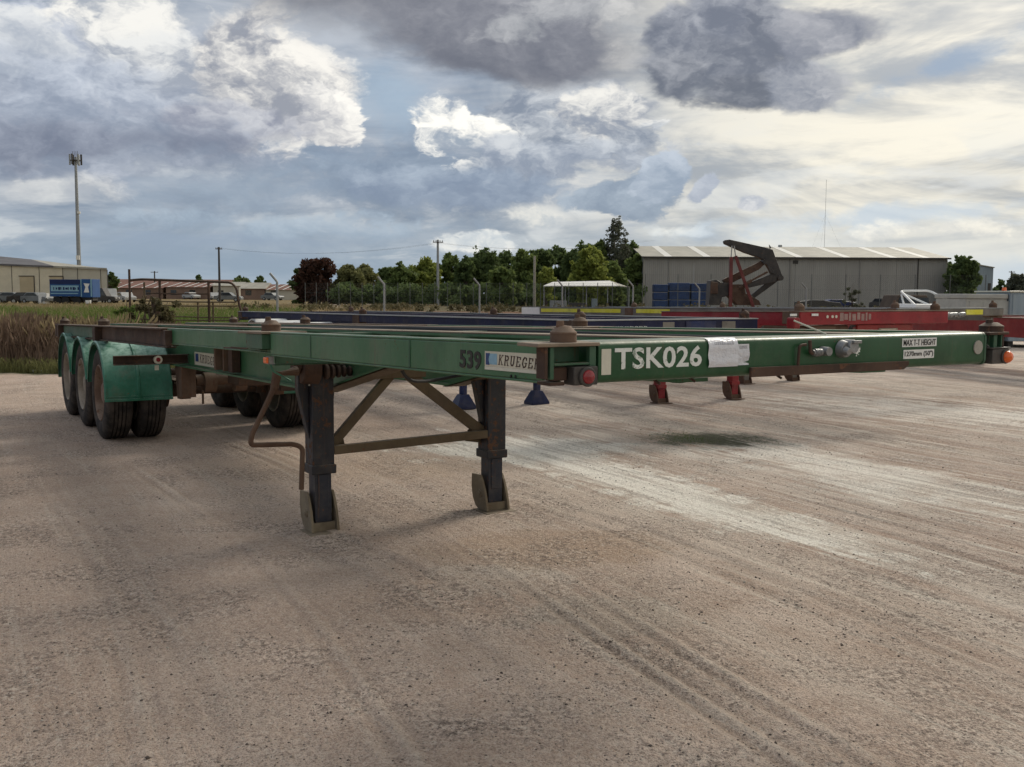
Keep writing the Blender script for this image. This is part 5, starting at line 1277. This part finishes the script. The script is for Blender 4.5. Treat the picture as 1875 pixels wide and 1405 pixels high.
def small_sheds():
    d = 150.0; x0 = wx(1786, d); x1 = wx(1813, d)
    T = empty('shed', (x0, d, 0), 0, 'pale blue-grey shed end beyond the trees right of the warehouse', 'shed')
    MB().prism([(0, 0), (x1 - x0, 0), (x1 - x0, wz(487, d) ), (0, wz(482, d))], 'y', 0, 9).build('wall', M['pale_blue_wall'], T)
    MB().prism([(-.1, wz(482, d) + .01), (x1 - x0 + .1, wz(487, d) + .01), (x1 - x0 + .1, wz(486, d) + .05), (-.1, wz(481, d) + .05)], 'y', -.2, 9.2).build('roof', M['roof_pale'], T)
    MB().box(1.45, 1.9, -.04, -.004, 0, 3.4).build('door', M['dark_trim'], T)
    # open shelter
    d = 96.0; x0, x1 = wx(996, d), wx(1152, d)
    T = empty('shelter', (x0, d, 0), 0, 'low open shelter with a white sheet roof in front of the lime trees', 'shelter'); L = x1 - x0; ze, zr = wz(523, d), wz(514.5, d)
    MB().add([(-.1, 0, ze), (L * .86, 0, ze + .04), (L * .80, 3, zr + .1), (.9, 3, zr - .05), (-.1, 0, ze - .07), (L * .86, 0, ze - .03), (L * .80, 3, zr + .03), (.9, 3, zr - .12)],
             [(0, 1, 2, 3), (7, 6, 5, 4), (0, 4, 5, 1), (1, 5, 6, 2), (2, 6, 7, 3), (3, 7, 4, 0)]).build('roof', M['skylight'], T)
    MB().add([(L * .862, 0, ze + .04), (L + .1, .6, ze - .05), (L + .1, 3, ze - .02), (L * .802, 3, zr + .1), (L * .862, 0, ze - .03), (L + .1, .6, ze - .12), (L + .1, 3, ze - .09), (L * .802, 3, zr + .03)],
             [(0, 1, 2, 3), (7, 6, 5, 4), (0, 4, 5, 1), (1, 5, 6, 2), (2, 6, 7, 3), (3, 7, 4, 0)]).build('roof', M['roof_pale'], T)
    for f in (.0, .25, .5, .75, 1.0): MB().cyl((f * L, .7, 0), (f * L, .7, ze - .1), .05, n=8).build('post', M['galv'], T)
    for a, b, z, mm in ((.6, 2.2, .9, 'galv'), (2.4, 4.2, .7, 'dark_trim'), (4.6, 5.1, 1.1, 'pale_blue_wall')): MB().box(a, b, 1.2, 2.0, 0, z).build('bench', M[mm], T, bev=.03)
small_sheds()
def left_shed():
    d = 150.0; xa, xb, xc = wx(-90, d), wx(122, d), wx(200, d); z1 = wz(498, d); za = wz(488, d)
    T = empty('warehouse', (xa, d, 0), 0, 'long cream panelled shed with a dark roof behind the blue truck body', 'warehouse')
    e = [-90, -32, 26, 76, 119, 146, 188, 200]; zt = lambda px: wz(488 + (px + 90) * 10 / 290, d)
    for i, (a, b) in enumerate(zip(e, e[1:])):
        MB().prism([(wx(a, d) - xa + .03, 0), (wx(b, d) - xa - .03, 0), (wx(b, d) - xa - .03, zt(b)), (wx(a, d) - xa + .03, zt(a))], 'y', 0, .2).build('wall_panel', M['cream'] if i < 4 else M['pale_grey_wall'], T)
        MB().box(wx(b, d) - xa - .028, wx(b, d) - xa + .028, -.05, .1, 0, zt(b)).build('panel_joint', M['dark_trim'], T)
    for a, b in ((40, 66), (95, 119)):
        MB().box(wx(a, d) - xa, wx(b, d) - xa, -.04, -.003, 0, wz(511, d)).build('door', M['door'], T)
        MB().box(wx(a, d) - xa - .1, wx(b, d) - xa + .1, -.10, -.045, wz(511, d), wz(509.5, d)).box(wx(b, d) - xa, wx(b, d) - xa + .12, -.1, -.045, 0, wz(511, d)).build('door_trim', M['dark_trim'], T)
    L = xc - xa
    k = lambda a, za_, b, zb, zc, zd, mm, y1, pa, pb: MB().add([(wx(a, d) - xa, -.3, za_), (wx(b, d) - xa, -.3, zb), (wx(pb, d + y1) - xa, y1, zd), (wx(pa, d + y1) - xa, y1, zc), (wx(a, d) - xa, -.3, za_ - .25), (wx(b, d) - xa, -.3, zb - .25), (wx(pb, d + y1) - xa, y1, zd - .25), (wx(pa, d + y1) - xa, y1, zc - .25)],
            [(0, 1, 2, 3), (7, 6, 5, 4), (0, 4, 5, 1), (1, 5, 6, 2), (2, 6, 7, 3), (3, 7, 4, 0)]).build('roof', M[mm], T)
    k(-90, zt(-90) + .25, 104, zt(104) + .25, wz(466, d + 10), wz(480, d + 10), 'roof_dark', 10, -90, 62)
    k(104.3, zt(104) + .25, 201, zt(201) + .25, wz(480, d + 10), wz(495, d + 10), 'roof_pale', 10, 62.4, 190)
    MB().box(0, L * .78, .3, 10, 0, 3.0).build('inner_wall', M['pale_grey_wall'], T)
left_shed()
def far_rows():
    d = 215.0
    def hut(a, b, eave, ridge, base, wall, roof, label, d=d, strips=0, group='low buildings far behind the paddock'):
        x0, x1 = wx(a, d), wx(b, d); T = empty('building', (x0, d, 0), 0, label, 'building', group); L = x1 - x0; ze, zr = wz(eave, d), wz(ridge, d + 4)
        MB().box(0, L, 0, 8, -.2, ze).build('wall', M[wall], T)
        MB().prism([(-.4, ze), (8.4, ze), (4, zr)], 'x', -.3, L + .3).build('roof', M[roof], T)
        for i in range(strips):
            q = (i + .5) / strips * L
            MB().add([(q - .55, -.42, ze + .04), (q - .25, -.42, ze + .04), (q + 1.35, 4, zr + .05), (q + 1.05, 4, zr + .05)], [(0, 1, 2, 3)]).build('skylight', M['skylight'], T)
        for i in range(int(L // 4)): MB().box(1 + i * 4, 2.2 + i * 4, -.05, -.004, .9, 1.9).build('window', M['glass'], T)
    hut(190, 300, 531, 521, 545, 'brick', 'roof_red', 'long brown building with a faded red roof left of the dark gate post', strips=5)
    hut(306, 386, 529, 521, 545, 'brick', 'roof_red', 'long low building with a red roof and slanting white roof sheets', strips=5)
    hut(392, 440, 526, 519, 545, 'pale_grey_wall', 'roof_pale', 'pale low hut right of the thin pole')
    hut(442, 486, 531, 520, 545, 'brick', 'roof_pale', 'brown-walled hut under a white roof', d=205)
    hut(488, 560, 533, 523, 545, 'pale_grey_wall', 'roof_red', 'low red-roofed hut partly behind the dark red tree', strips=5, d=205)
    hut(210, 420, 524, 515, 545, 'brick', 'roof_red', 'farther long dark roof rising behind the red roofs', d=260)
far_rows()

# ================================================================== vehicles and machines far off
def wheel_small(parent, x, y, r=.33, w=.22):
    o = MB().lathe([(0, r * .55), (0, r * .92), (.03, r), (w - .03, r), (w, r * .92), (w, r * .55)], (x, y, r), (1, 0, 0), 20).build('wheel', M['black'], parent, smooth=True)
    MB().cyl((x - .003, y, r), (x + w + .003, y, r), r * .56, n=16).build('rim', M['galv'], o)
def car(label, px, d, paint, L=4.3, h=1.45, ute=False, rz=math.pi / 2, group=None, name='parked_car'):
    T = empty(name, (wx(px, d), d, 0), rz, label, 'car', group)
    # length along local y, centre at origin
    prof = [(-L / 2, .32), (-L / 2, .72), (-L / 2 + .15, .86), (-L * .22, .95), (-L * .08, h), (L * .22, h), (L * .36, .98), (L / 2 - .05, .92), (L / 2, .55), (L / 2, .32)]
    if ute: prof = [(-L / 2, .38), (-L / 2, .80), (-L / 2 + .15, .98), (-L * .25, 1.05), (-L * .12, h), (L * .10, h), (L * .16, 1.12), (L / 2, 1.12), (L / 2, .38)]
    MB().prism(prof, 'x', -.86, .86).build('body', paint, T, bev=.06)
    gp = [(-L * .19, .98), (-L * .075, h - .07), (L * .20, h - .07), (L * .31, 1.0)] if not ute else [(-L * .22, 1.06), (-L * .115, h - .07), (L * .09, h - .07), (L * .11, 1.1)]
    for sx in (-1, 1): MB().prism(gp, 'x', sx * .862, sx * .872).build('window', M['glass'], T)
    MB().add([(-.72, gp[0][0] - .07, .99), (.72, gp[0][0] - .07, .99), (.64, gp[1][0] - .05, h - .08), (-.64, gp[1][0] - .05, h - .08)], [(0, 1, 2, 3)]).build('windscreen', M['glass'], T)
    for y in (-L * .31, L * .31):
        for x in (-.88, .66): wheel_small(T, x, y)
    for x in (-.6, .42): MB().box(x, x + .2, -L / 2 - .02, -L / 2 + .04, .62, .76).build('headlight', M['white'], T, bev=.01)
    return T
g = 'old cars dumped in front of the cream shed'
for i, (px, lab, pm) in enumerate(((4, 'dark old car at the left edge of the picture below the cream shed', 'dark_trim'), (27, 'grey wrecked car, second from the left edge', 'car_paint'), (50, 'dark green-grey wrecked car below the shed door', 'black_steel'), (72, 'pale old car next to the white crate and blue truck body', 'car_paint'))):
    car(lab, px, 128 - i, M[pm], rz=math.pi / 2 + .4 * (i % 3 - 1), group=g, h=1.4)
car('white van standing right of the blue truck body', 203, 140, M['car_white'], 4.8, 1.95, rz=.5)
car('small white car by the rusty pipe yard post', 232, 150, M['car_white'], rz=.7)
car('dark old truck cab just right of the blue truck body', 190, 134, M['dark_trim'], 4.0, 2.0)
car('white car parked before the long red-roofed building', 352, 225 - 12, M['car_white'], rz=.9)
car('grey car parked near the thin pole', 420, 165, M['car_paint'], 4.4, 1.5)
car('white car by the brown hut', 395, 200, M['car_white'], rz=.4)
car('pale car in front of the low red-roofed hut', 500, 196, M['car_paint'], rz=1.2)
def blue_truck():
    d = 122.0; x0, x1 = wx(94, d), wx(172, d); T = empty('truck_body', (x0, d, 0), 0, 'blue and navy truck body with pale lettering in front of the cream shed', 'truck'); L = x1 - x0; z0, z1 = wz(547, d), wz(516, d)
    MB().box(0, L * .72, 0, 2.3, z0, z1).build('body', M['blue_body'], T, bev=.03)
    MB().box(L * .725, L, 0, 2.3, z0 - .1, z1 + .05).build('door_panel', M['blue_body'], T, bev=.03)
    MB().box(.02, L * .715, -.03, -.004, z1 - .55, z1 - .02).build('stripe', M['navy'], T)
    MB().box(L * .96, L * .99, -.05, -.004, z0, z1 + .05).box(L * .73, L * .75, -.05, -.004, z0, z1 + .05).build('edge_trim', M['pale_blue'], T)
    MB().box(.15, L * .68, -.02, -.004, z0 + .62, z1 - .72).build('panel', M['pale_blue'], T)
    for k in range(11): MB().box(.45 + k * .29, .45 + k * .29 + .10 + .08 * (k % 3), -.032, -.021, z0 + .78 + .04 * (k % 2), z0 + 1.12 - .05 * (k % 4 == 1)).build('painted_mark', M['navy'], T)
    MB().box(.1, L * .66, -.02, -.004, z0 + .30, z0 + .42).build('stripe', M['pale_blue'], T)
    MB().prism([(L * .80, z0 + .5), (L * .92, z0 + .5), (L * .90, z1 - .9), (L * .94, z1 - .5), (L * .80, z1 - .45), (L * .84, z1 - .9)], 'y', -.03, -.004).build('logo', M['white'], T)
    for x in (.8, L * .35, L * .62, L * .86): MB().cyl((x, .1, .48), (x, .4, .48), .48, n=18).cyl((x, 1.9, .48), (x, 2.2, .48), .48, n=18).build('wheel', M['black'], T)
    MB().box(.2, L - .2, .5, 1.8, .45, z0 - .02).build('chassis', M['dark_trim'], T)
    MB().box(L * .86, L * .97, -.4, -.1, .1, .5).build('step', M['white'], T)
blue_truck()
t_ = MB().box(-.5, .5, -.4, .4, 0, 1.3); tag(t_.build('crate', M['white'], None, bev=.02, loc=(wx(83, 124), 124, 0)), 'white crate between the dumped cars and the blue truck body', 'crate')
def ute():
    d = 36.0; T = empty('pickup', (wx(1716, d), d, 0), 0, 'white pickup with a white tubular sports bar, behind the red trailers', 'pickup')
    MB().prism([(-.86, .35), (.86, .35), (.86, 1.10), (.80, 1.27), (-.80, 1.27), (-.86, 1.10)], 'y', 0, 2.2).build('tray', M['white'], T, bev=.03)
    MB().prism([(-.80, .38), (.80, .38), (.80, 1.0), (.50, 1.60), (-.58, 1.60), (-.80, 1.0)], 'y', 2.25, 3.8).build('cab', M['bark'], T, bev=.05)  # brown colour stands in for the reflection in the rear window
    MB().prism([(-.86, .38), (.86, .38), (.86, .9), (.8, 1.0), (-.8, 1.0), (-.86, .9)], 'y', 4.02, 5.2).build('bonnet', M['white'], T, bev=.05)
    MB().prism([(-.62, 1.08), (.62, 1.08), (.54, 1.50), (-.54, 1.50)], 'y', 2.225, 2.248).build('rear_window', M['glass'], T)
    m = MB().tube([(-.74, .15, 1.2), (-.62, 1.9, 1.72), (-.50, 1.95, 1.75), (.36, 1.95, 1.76), (.50, 1.9, 1.72), (.84, .2, 1.2)], .042, 8, .10)
    m.tube([(-.60, 1.85, 1.66), (-.10, .3, 1.2)], .036, 8).tube([(-.64, 1.8, 1.6), (-.76, 1.2, 1.2)], .036, 8)
    m.build('sports_bar', M['white'], T, smooth=True)
    for x in (-.88, .66):
        for y in (1.0, 4.3): wheel_small(T, x, y, .37, .24)
    for x in (-.84, .66): MB().box(x, x + .16, -.02, .03, .78, 1.0).build('tail_lamp', M['red_lens'], T, bev=.01)
    MB().box(-.12, .12, -.01, .0, 1.0, 1.06).build('handle', M['black'], T)
ute()
def site_boxes():
    d = 31.0; x0, x1 = wx(1765, d), wx(1842, d); T = empty('site_box', (x0, d, 0), 0, 'weathered grey service box with an overhanging lid, right of the white pickup', 'box'); L = x1 - x0
    MB().box(0, L - .02, 0, 2.2, .35, wz(543, d)).build('body', M['block_wall'], T, bev=.02)
    MB().box(-.03, L - .01, -.05, 2.25, wz(543, d) + .005, wz(534, d)).build('lid', M['block_wall'], T, bev=.03)
    for k in range(3): MB().box(.12 + k * .42, .48 + k * .42, -.012, -.001, .55, wz(547, d)).build('panel', M['block_wall'], T)
    for x in (.2, L - .3): MB().box(x, x + .12, .2, 2.0, 0, .349).build('foot', M['dark_trim'], T)
    x0 = wx(1843, d); T = empty('service_cabinet', (x0, d, 0), 0, 'pale blue-grey cabinet with a cream top at the right edge of the picture', 'cabinet')
    MB().box(0, 2.6, -.1, 2.2, .2, wz(531, d)).build('body', M['pale_blue_wall'], T, bev=.02)
    MB().box(-.04, 2.65, -.16, 2.25, wz(531, d) + .003, wz(528, d)).build('top', M['offwhite'], T, bev=.01)
    for k in range(2): MB().box(.08 + k * 1.25, 1.2 + k * 1.25, -.125, -.101, .35, wz(534, d)).build('door', M['pale_blue_wall'], T, bev=.01)
    MB().cyl((-.0, .3, wz(528, d)), (-.0, .3, wz(522, d)), .07, .06, n=12).build('beacon', M['orange_lens'], T)
    MB().box(.1, .25, .1, 2.0, 0, .199).box(2.3, 2.45, .1, 2.0, 0, .199).build('foot', M['dark_trim'], T)
site_boxes()
def crane():
    d = 44.0; X = lambda px: wx(px, d) - wx(1368, d); Z = lambda py: wz(py, d)
    T = empty('side_loader_crane', (wx(1368, d), d, 0), 0, 'folded black side loader crane with red props, in front of the warehouse', 'crane')
    def arm(pts, y0, y1, name, mat='black_steel'): return MB().prism([(X(a), Z(b)) for a, b in pts], 'y', y0, y1).build(name, M[mat], T, bev=.02)
    cz = lambda *q: [(1160 + a_ / 4.6875, 420 + b_ / 4.6875) for a_, b_ in q]
    arm(cz((752, 100), (765, 90), (800, 86), (1110, 152), (1165, 168), (1258, 400), (1245, 428), (1225, 432), (1195, 385), (1160, 372), (1140, 330), (1112, 288), (1080, 250), (1040, 232), (930, 195), (820, 148), (760, 122)), -.18, .18, 'upper_boom')
    arm(cz((1105, 292), (1070, 262), (1035, 285), (750, 425), (760, 450), (830, 452), (1060, 335)), -.12, .12, 'lower_boom', 'rust_dark')
    arm(cz((1120, 305), (1165, 330), (1185, 375), (1150, 372)), -.24, -.185, 'link_plate')
    arm(cz((1165, 372), (1225, 390), (1200, 440), (960, 495), (930, 470)), -.17, .10, 'outrigger_arm')
    arm(cz((1240, 425), (1205, 455), (1030, 585), (1000, 560), (1130, 450)), .12, .30, 'outrigger_arm')
    arm(cz((640, 432), (690, 425), (730, 450), (800, 450), (800, 560), (740, 575), (730, 640), (632, 640)), -.30, .60, 'frame')
    arm(cz((800, 465), (930, 462), (945, 540), (1000, 565), (1060, 600), (1080, 640), (880, 640), (800, 560)), -.20, .50, 'frame', 'rust_dark')
    arm(cz((640, 440), (700, 448), (700, 545), (635, 545)), -.4, -.31, 'end_box', 'rust_dark')
    arm([(1408, 452), (1403, 446), (1405, 455)], -.03, .03, 'bracket')
    MB().cyl((X(1395), -.30, Z(478)), (X(1395), .30, Z(478)), .11, n=14).cyl((X(1424), -.26, Z(507)), (X(1424), .26, Z(507)), .12, n=14).build('pivot_pin', M['black_steel'], T)
    MB().cyl((X(1371), -.2, Z(512)), (X(1400), -.2, Z(496)), .045, n=10).cyl((X(1350), -.22, Z(526)), (X(1371), -.2, Z(512)), .075, n=10).build('hydraulic_ram', M['rust_dark'], T)
    for px, y in ((1408, .1), (1318, .1), (1384, .3)): MB().cyl((X(px), y, .42), (X(px), y + .3, .42), .42, n=20).cyl((X(px), y - .02, .42), (X(px), y + .1, .42), .2, n=14).build('wheel', M['black'], T, bev=.03)
    MB().box(X(1296), X(1420), .5, .7, .5, .75).build('chassis_rail', M['black_steel'], T)
    m = MB().bar((X(1332), -.35, Z(470)), (X(1332), -.45, .1), .14, .14)
    m.build('prop', M['red_steel'], T, bev=.01); MB().bar((X(1340), -.35, Z(468)), (X(1388), -.5, .1), .13, .13).build('prop', M['red_steel'], T, bev=.01)
    MB().tube([(X(1333), -.35, Z(450)), (X(1332), -.35, Z(470))], .025, 6).tube([(X(1337), -.35, Z(450)), (X(1340), -.35, Z(468))], .025, 6).build('chain', M['galv'], T)
crane()
def odd_items():
    d = 104.0
    for a, b, z, lab in ((1196, 1222, 521, 'blue wrapped stack nearest the left end of the warehouse'), (1224, 1262, 518, 'middle blue wrapped stack against the warehouse wall'), (1264, 1294, 519, 'right blue wrapped stack beside the folded crane')):
        T = empty('wrapped_stack', (wx(a, d), d, 0), 0, lab, 'stack', 'blue stacks along the warehouse'); L = wx(b, d) - wx(a, d)
        for k in range(3): MB().box(.02 * (k % 2), L - .05 * (k % 2), 0, 1.4, .12 + k * wz(z, d) / 3, .08 + (k + 1) * wz(z, d) / 3).build('bale', M['blue_sheet'], T, bev=.08)
        MB().box(0, L, 0, 1.4, 0, .11).build('pallet', M['bark'], T)
    car('dark blue car body in front of the warehouse, right of the crane', 1495, 96, M['dark_trim'], 4.0, 1.1)
    car('blue-grey hatchback beside the thin grey shrub by the warehouse', 1530, 98, M['navy'], 3.4, 1.15)
    car('small dark buggy standing against the warehouse wall', 1622, 92, M['dark_trim'], 3.0, 1.3, rz=.3)
    T = empty('rubble_pile', (wx(1590, 66), 66, 0), 0, 'low pile of pale rubble in front of the dark buggy', 'rubble')
    for k in range(14):
        r = .18 + .25 * rng.random(); a = (rng.random() - .5) * 4; MB().lathe([(-r * .6, 0), (-r * .4, r * .8), (0, r), (r * .5, r * .7), (r * .6, 0)], (a, (rng.random() - .5), r * .4), (0, 0, 1), 7).build('stone', M['block_wall'] if k % 2 else M['pale_bark'], T)
    T = empty('excavated_rock', (wx(870, 60), 60, 0), 0, 'reddish lumps of earth on the bare ground behind the blue trailer', 'rocks')
    for k in range(6):
        r = .12 + .16 * rng.random(); a = (rng.random() - .5) * 1.6; MB().lathe([(-r * .6, 0), (-r * .4, r * .8), (0, r), (r * .5, r * .7), (r * .6, 0)], (a, (rng.random() - .5), r * .4), (0, 0, 1), 7).build('lump', M['red_steel'] if k == 2 else M['brick'], T)
    T = empty('mast', (wx(1504, 210), 210, 0), 0, 'very thin guyed radio mast far behind the warehouse', 'mast')
    MB().bar((0, 0, 0), (0, 0, wz(330, 210)), .045).build('lattice', M['galv'], T)
    for a in (0, 2.1, 4.2): MB().tube([(0, 0, 18), (9 * math.cos(a), 9 * math.sin(a), 0)], .008, 4).build('guy_wire', M['galv'], T)
odd_items()

# ================================================================== poles
def tower():
    d = 185.0; T = empty('phone_tower', (wx(149, d), d, 0), 0, 'tall slender phone tower with antennas on top, left of the picture', 'tower'); h = wz(294, d)
    MB().cyl((0, 0, 0), (0, 0, h * .5), .42, .32, n=16).build('pole', M['galv'], T, smooth=True); MB().cyl((0, 0, h * .5), (0, 0, h - .2), .315, .22, n=16).build('pole', M['galv'], T, smooth=True)
    hd = MB().cyl((0, 0, h - .9), (0, 0, h - .8), .9, n=18).build('head_ring', M['dark_trim'], T)
    for k in range(6):
        a = k * math.pi / 3 + .3; x, y = .95 * math.cos(a), .95 * math.sin(a)
        MB().obox((x, y, h - .7), (.30, .22, 1.9), Matrix.Rotation(a, 3, 'Z')).build('antenna', M['galv'] if k % 2 else M['dark_trim'], T, bev=.03)
    for k in range(4): MB().bar((-.5 + k * .3, 0, h), (-.5 + k * .3, 0, h + .8), .05).build('whip_antenna', M['dark_trim'], T)
    MB().cyl((.35, -.2, h * .60), (.35, -.2, h * .615), .3, n=14).box(-.3, .3, -.5, -.3, h * .28, h * .31).build('dish', M['skylight'], T)
tower()
def power_pole(px, top, d, label, arm=1.2, mat='bark', arms=1):
    T = empty('power_pole', (wx(px, d), d, 0), .25, label, 'pole'); h = wz(top, d)
    MB().cyl((0, 0, 0), (0, 0, h), .19, .13, n=12).build('pole', M[mat], T, smooth=True)
    for k in range(arms):
        z = h - .35 - k * .8; MB().box(-arm, arm, -.20, -.10, z, z + .10).build('crossarm', M['bark'], T)
        for x in (-arm + .1, -arm * .4, arm * .4, arm - .1): MB().cyl((x, -.15, z + .1), (x, -.15, z + .28), .05, n=8).build('insulator', M['galv'], T)
power_pole(404, 456, 150, 'thin dark power pole over the far huts', .5, 'dark_trim')
power_pole(802, 441, 122, 'grey power pole with a crossarm standing in the tree belt', .62, 'galv', 1)
power_pole(978, 470, 116, 'bare pale pole in front of the dark trees, left of the open shelter', .0001, 'pale_bark', 0)
power_pole(286, 500, 230, 'tiny far power pole above the red roofs', .8, 'dark_trim')
power_pole(1846, 492, 230, 'tiny far pole at the right beyond the pale shed', .8, 'dark_trim')
def wires():
    for (p0, z0, d0, p1, z1, d1, lab) in ((404, 458, 150, 802, 447, 122, 'thin power line from the dark pole to the grey pole'), (802, 447, 122, 1190, 440, 150, 'thin power line from the grey pole past the tall gum')):
        T = empty('power_line', (0, 0, 0), 0, lab, 'wire')
        for off in (-.4, .4):
            a = Vector((wx(p0, d0) + off, d0, wz(z0, d0))); b = Vector((wx(p1, d1) + off, d1, wz(z1, d1)))
            MB().tube([a.lerp(b, k / 8) - Vector((0, 0, 1.0 * 4 * (k / 8) * (1 - k / 8))) for k in range(9)], .007, 4).build('wire', M['dark_trim'], T)
wires()

# ================================================================== fences
def cranked_post(px, d, top, label, lean=-1, extra=0):
    T = empty('fence_post', (wx(px, d), d, 0), 0, label, 'post', 'cranked concrete fence posts')
    h = wz(top, d); k = .42
    MB().tube([(0, 0, 0), (0, 0, h - k * .9), (lean * k * .75, 0, h)], .055, 6, .05).build('shaft', M['galv'] if not extra else M['block_wall'], T)
for px, d, top, ln, lab in ((509, 46, 503, -1, 'cranked fence post between the pipe yard and the dark red tree'), (704, 50, 508, -1, 'cranked fence post in front of the low dark tree'), (878, 54, 510, -1, 'cranked fence post below the gap in the trees'),
                        (1029, 62, 512, -1, 'cranked fence post before the left part of the shelter'), (1158, 62, 512, -1, 'cranked fence post at the right end of the shelter'), (1279, 66, 517, -1, 'cranked fence post in front of the blue stacks'), (1474, 66, 516, -1, 'cranked fence post right of the crane')):
    cranked_post(px, d, top, lab, ln)
M['dull_wire'] = plain('dull_wire', (0.13, 0.135, 0.13), 0.7, 0.2, 3)
def mesh_fence(label, x0, y0, x1, y1, h, n, z0=0.0):
    a, b = Vector((x0, y0, 0)), Vector((x1, y1, 0)); L = (b - a).length; d = (b - a) / L
    T = empty('mesh_fence', (x0, y0, 0), 0, label, 'fence')
    for i in range(n + 1): p = d * (L * i / n); MB().cyl((p.x, p.y, 0), (p.x, p.y, h), .032, n=6).build('post', M['dull_wire'], T)
    for z in (.1, h * .6, h - .08): MB().bar((0, 0, z), (d.x * L, d.y * L, z), .010).build('wire', M['dull_wire'], T)
    m = MB(); s = .16; hh = h - .25; k = 0; nn = int(L / s)
    V = []; F = []
    for i in range(nn):
        for sg in (1, -1):
            xx0 = i * s; xx1 = xx0 + sg * hh * .9
            za, zb = .1, .1 + hh
            if xx1 < 0: zb = za + hh * (xx0 / (xx0 - xx1)); xx1 = 0
            if xx1 > L: zb = za + hh * ((L - xx0) / (xx1 - xx0)); xx1 = L
            q = len(V); w = .0035
            for X_, Z_ in ((xx0 - w, za), (xx0 + w, za), (xx1 + w, zb), (xx1 - w, zb)): V.append((d.x * X_, d.y * X_ - .035, Z_))
            F.append((q, q + 1, q + 2, q + 3))
    o = raw_mesh('wire_mesh', V, F, M['dull_wire'], T); o['kind'] = 'stuff'
mesh_fence('long wire mesh fence in front of the tree belt', wx(560, 108), 108, wx(1175, 92), 92, wz(519, 104), 26)
mesh_fence('wire fence with tall dark posts before the grey warehouse', wx(1180, 92), 92, wx(1800, 88), 88, wz(500, 90), 10)
def pipe_yard():
    d = 30.0; X = lambda px: wx(px, d) - wx(240, d); Z = lambda py: wz(py, d)
    T = empty('pipe_yard', (wx(240, d), d, 0), 0, 'rusty pipe stock yard with rails standing at the edge of the paddock', 'stock yard')
    MB().cyl((0, 0, 0), (0, 0, Z(497)), .035, n=8).build('post', M['rust_dark'], T)
    for px in (295, 384): MB().cyl((X(px), 0, 0), (X(px), 0, Z(517)), .04, n=8).build('post', M['rust_dark'], T)
    for px in (260, 386, 358): MB().cyl((X(px), .3, 0), (X(px), .3, Z(556) if px != 260 else Z(520)), .03, n=8).build('post', M['brace'], T)
    MB().tube([(X(241), 0, Z(517)), (X(262), 0, Z(515)), (X(425), 0, Z(520)), (X(435), 0, Z(530)), (X(438), 0, Z(556)), (X(445), 0, Z(580))], .035, 8, .12).build('top_rail', M['rust_dark'], T, smooth=True)
    for y0, y1, a, b in ((540, 541, 270, 385), (554, 556, 250, 434), (562, 563, 250, 436), (582, 584, 300, 440), (588, 589, 245, 440)):
        MB().tube([(X(a), .02, Z(y0)), (X((a + b) / 2), .02, Z((y0 + y1) / 2 + .8)), (X(b), .02, Z(y1))], .022, 6).build('rail', M['brace'] if y0 > 545 else M['rust_dark'], T, smooth=True)
    for a, b in ((252, 275), (262, 284), (284, 268)): MB().tube([(X(a), -.2, Z(600)), (X(b), -.2, Z(545))], .022, 6).build('brace', M['brace'], T)
    MB().box(X(280), X(296), -.1, .1, .3, Z(552)).build('gate_box', M['rust_dark'], T, bev=.02)
pipe_yard()
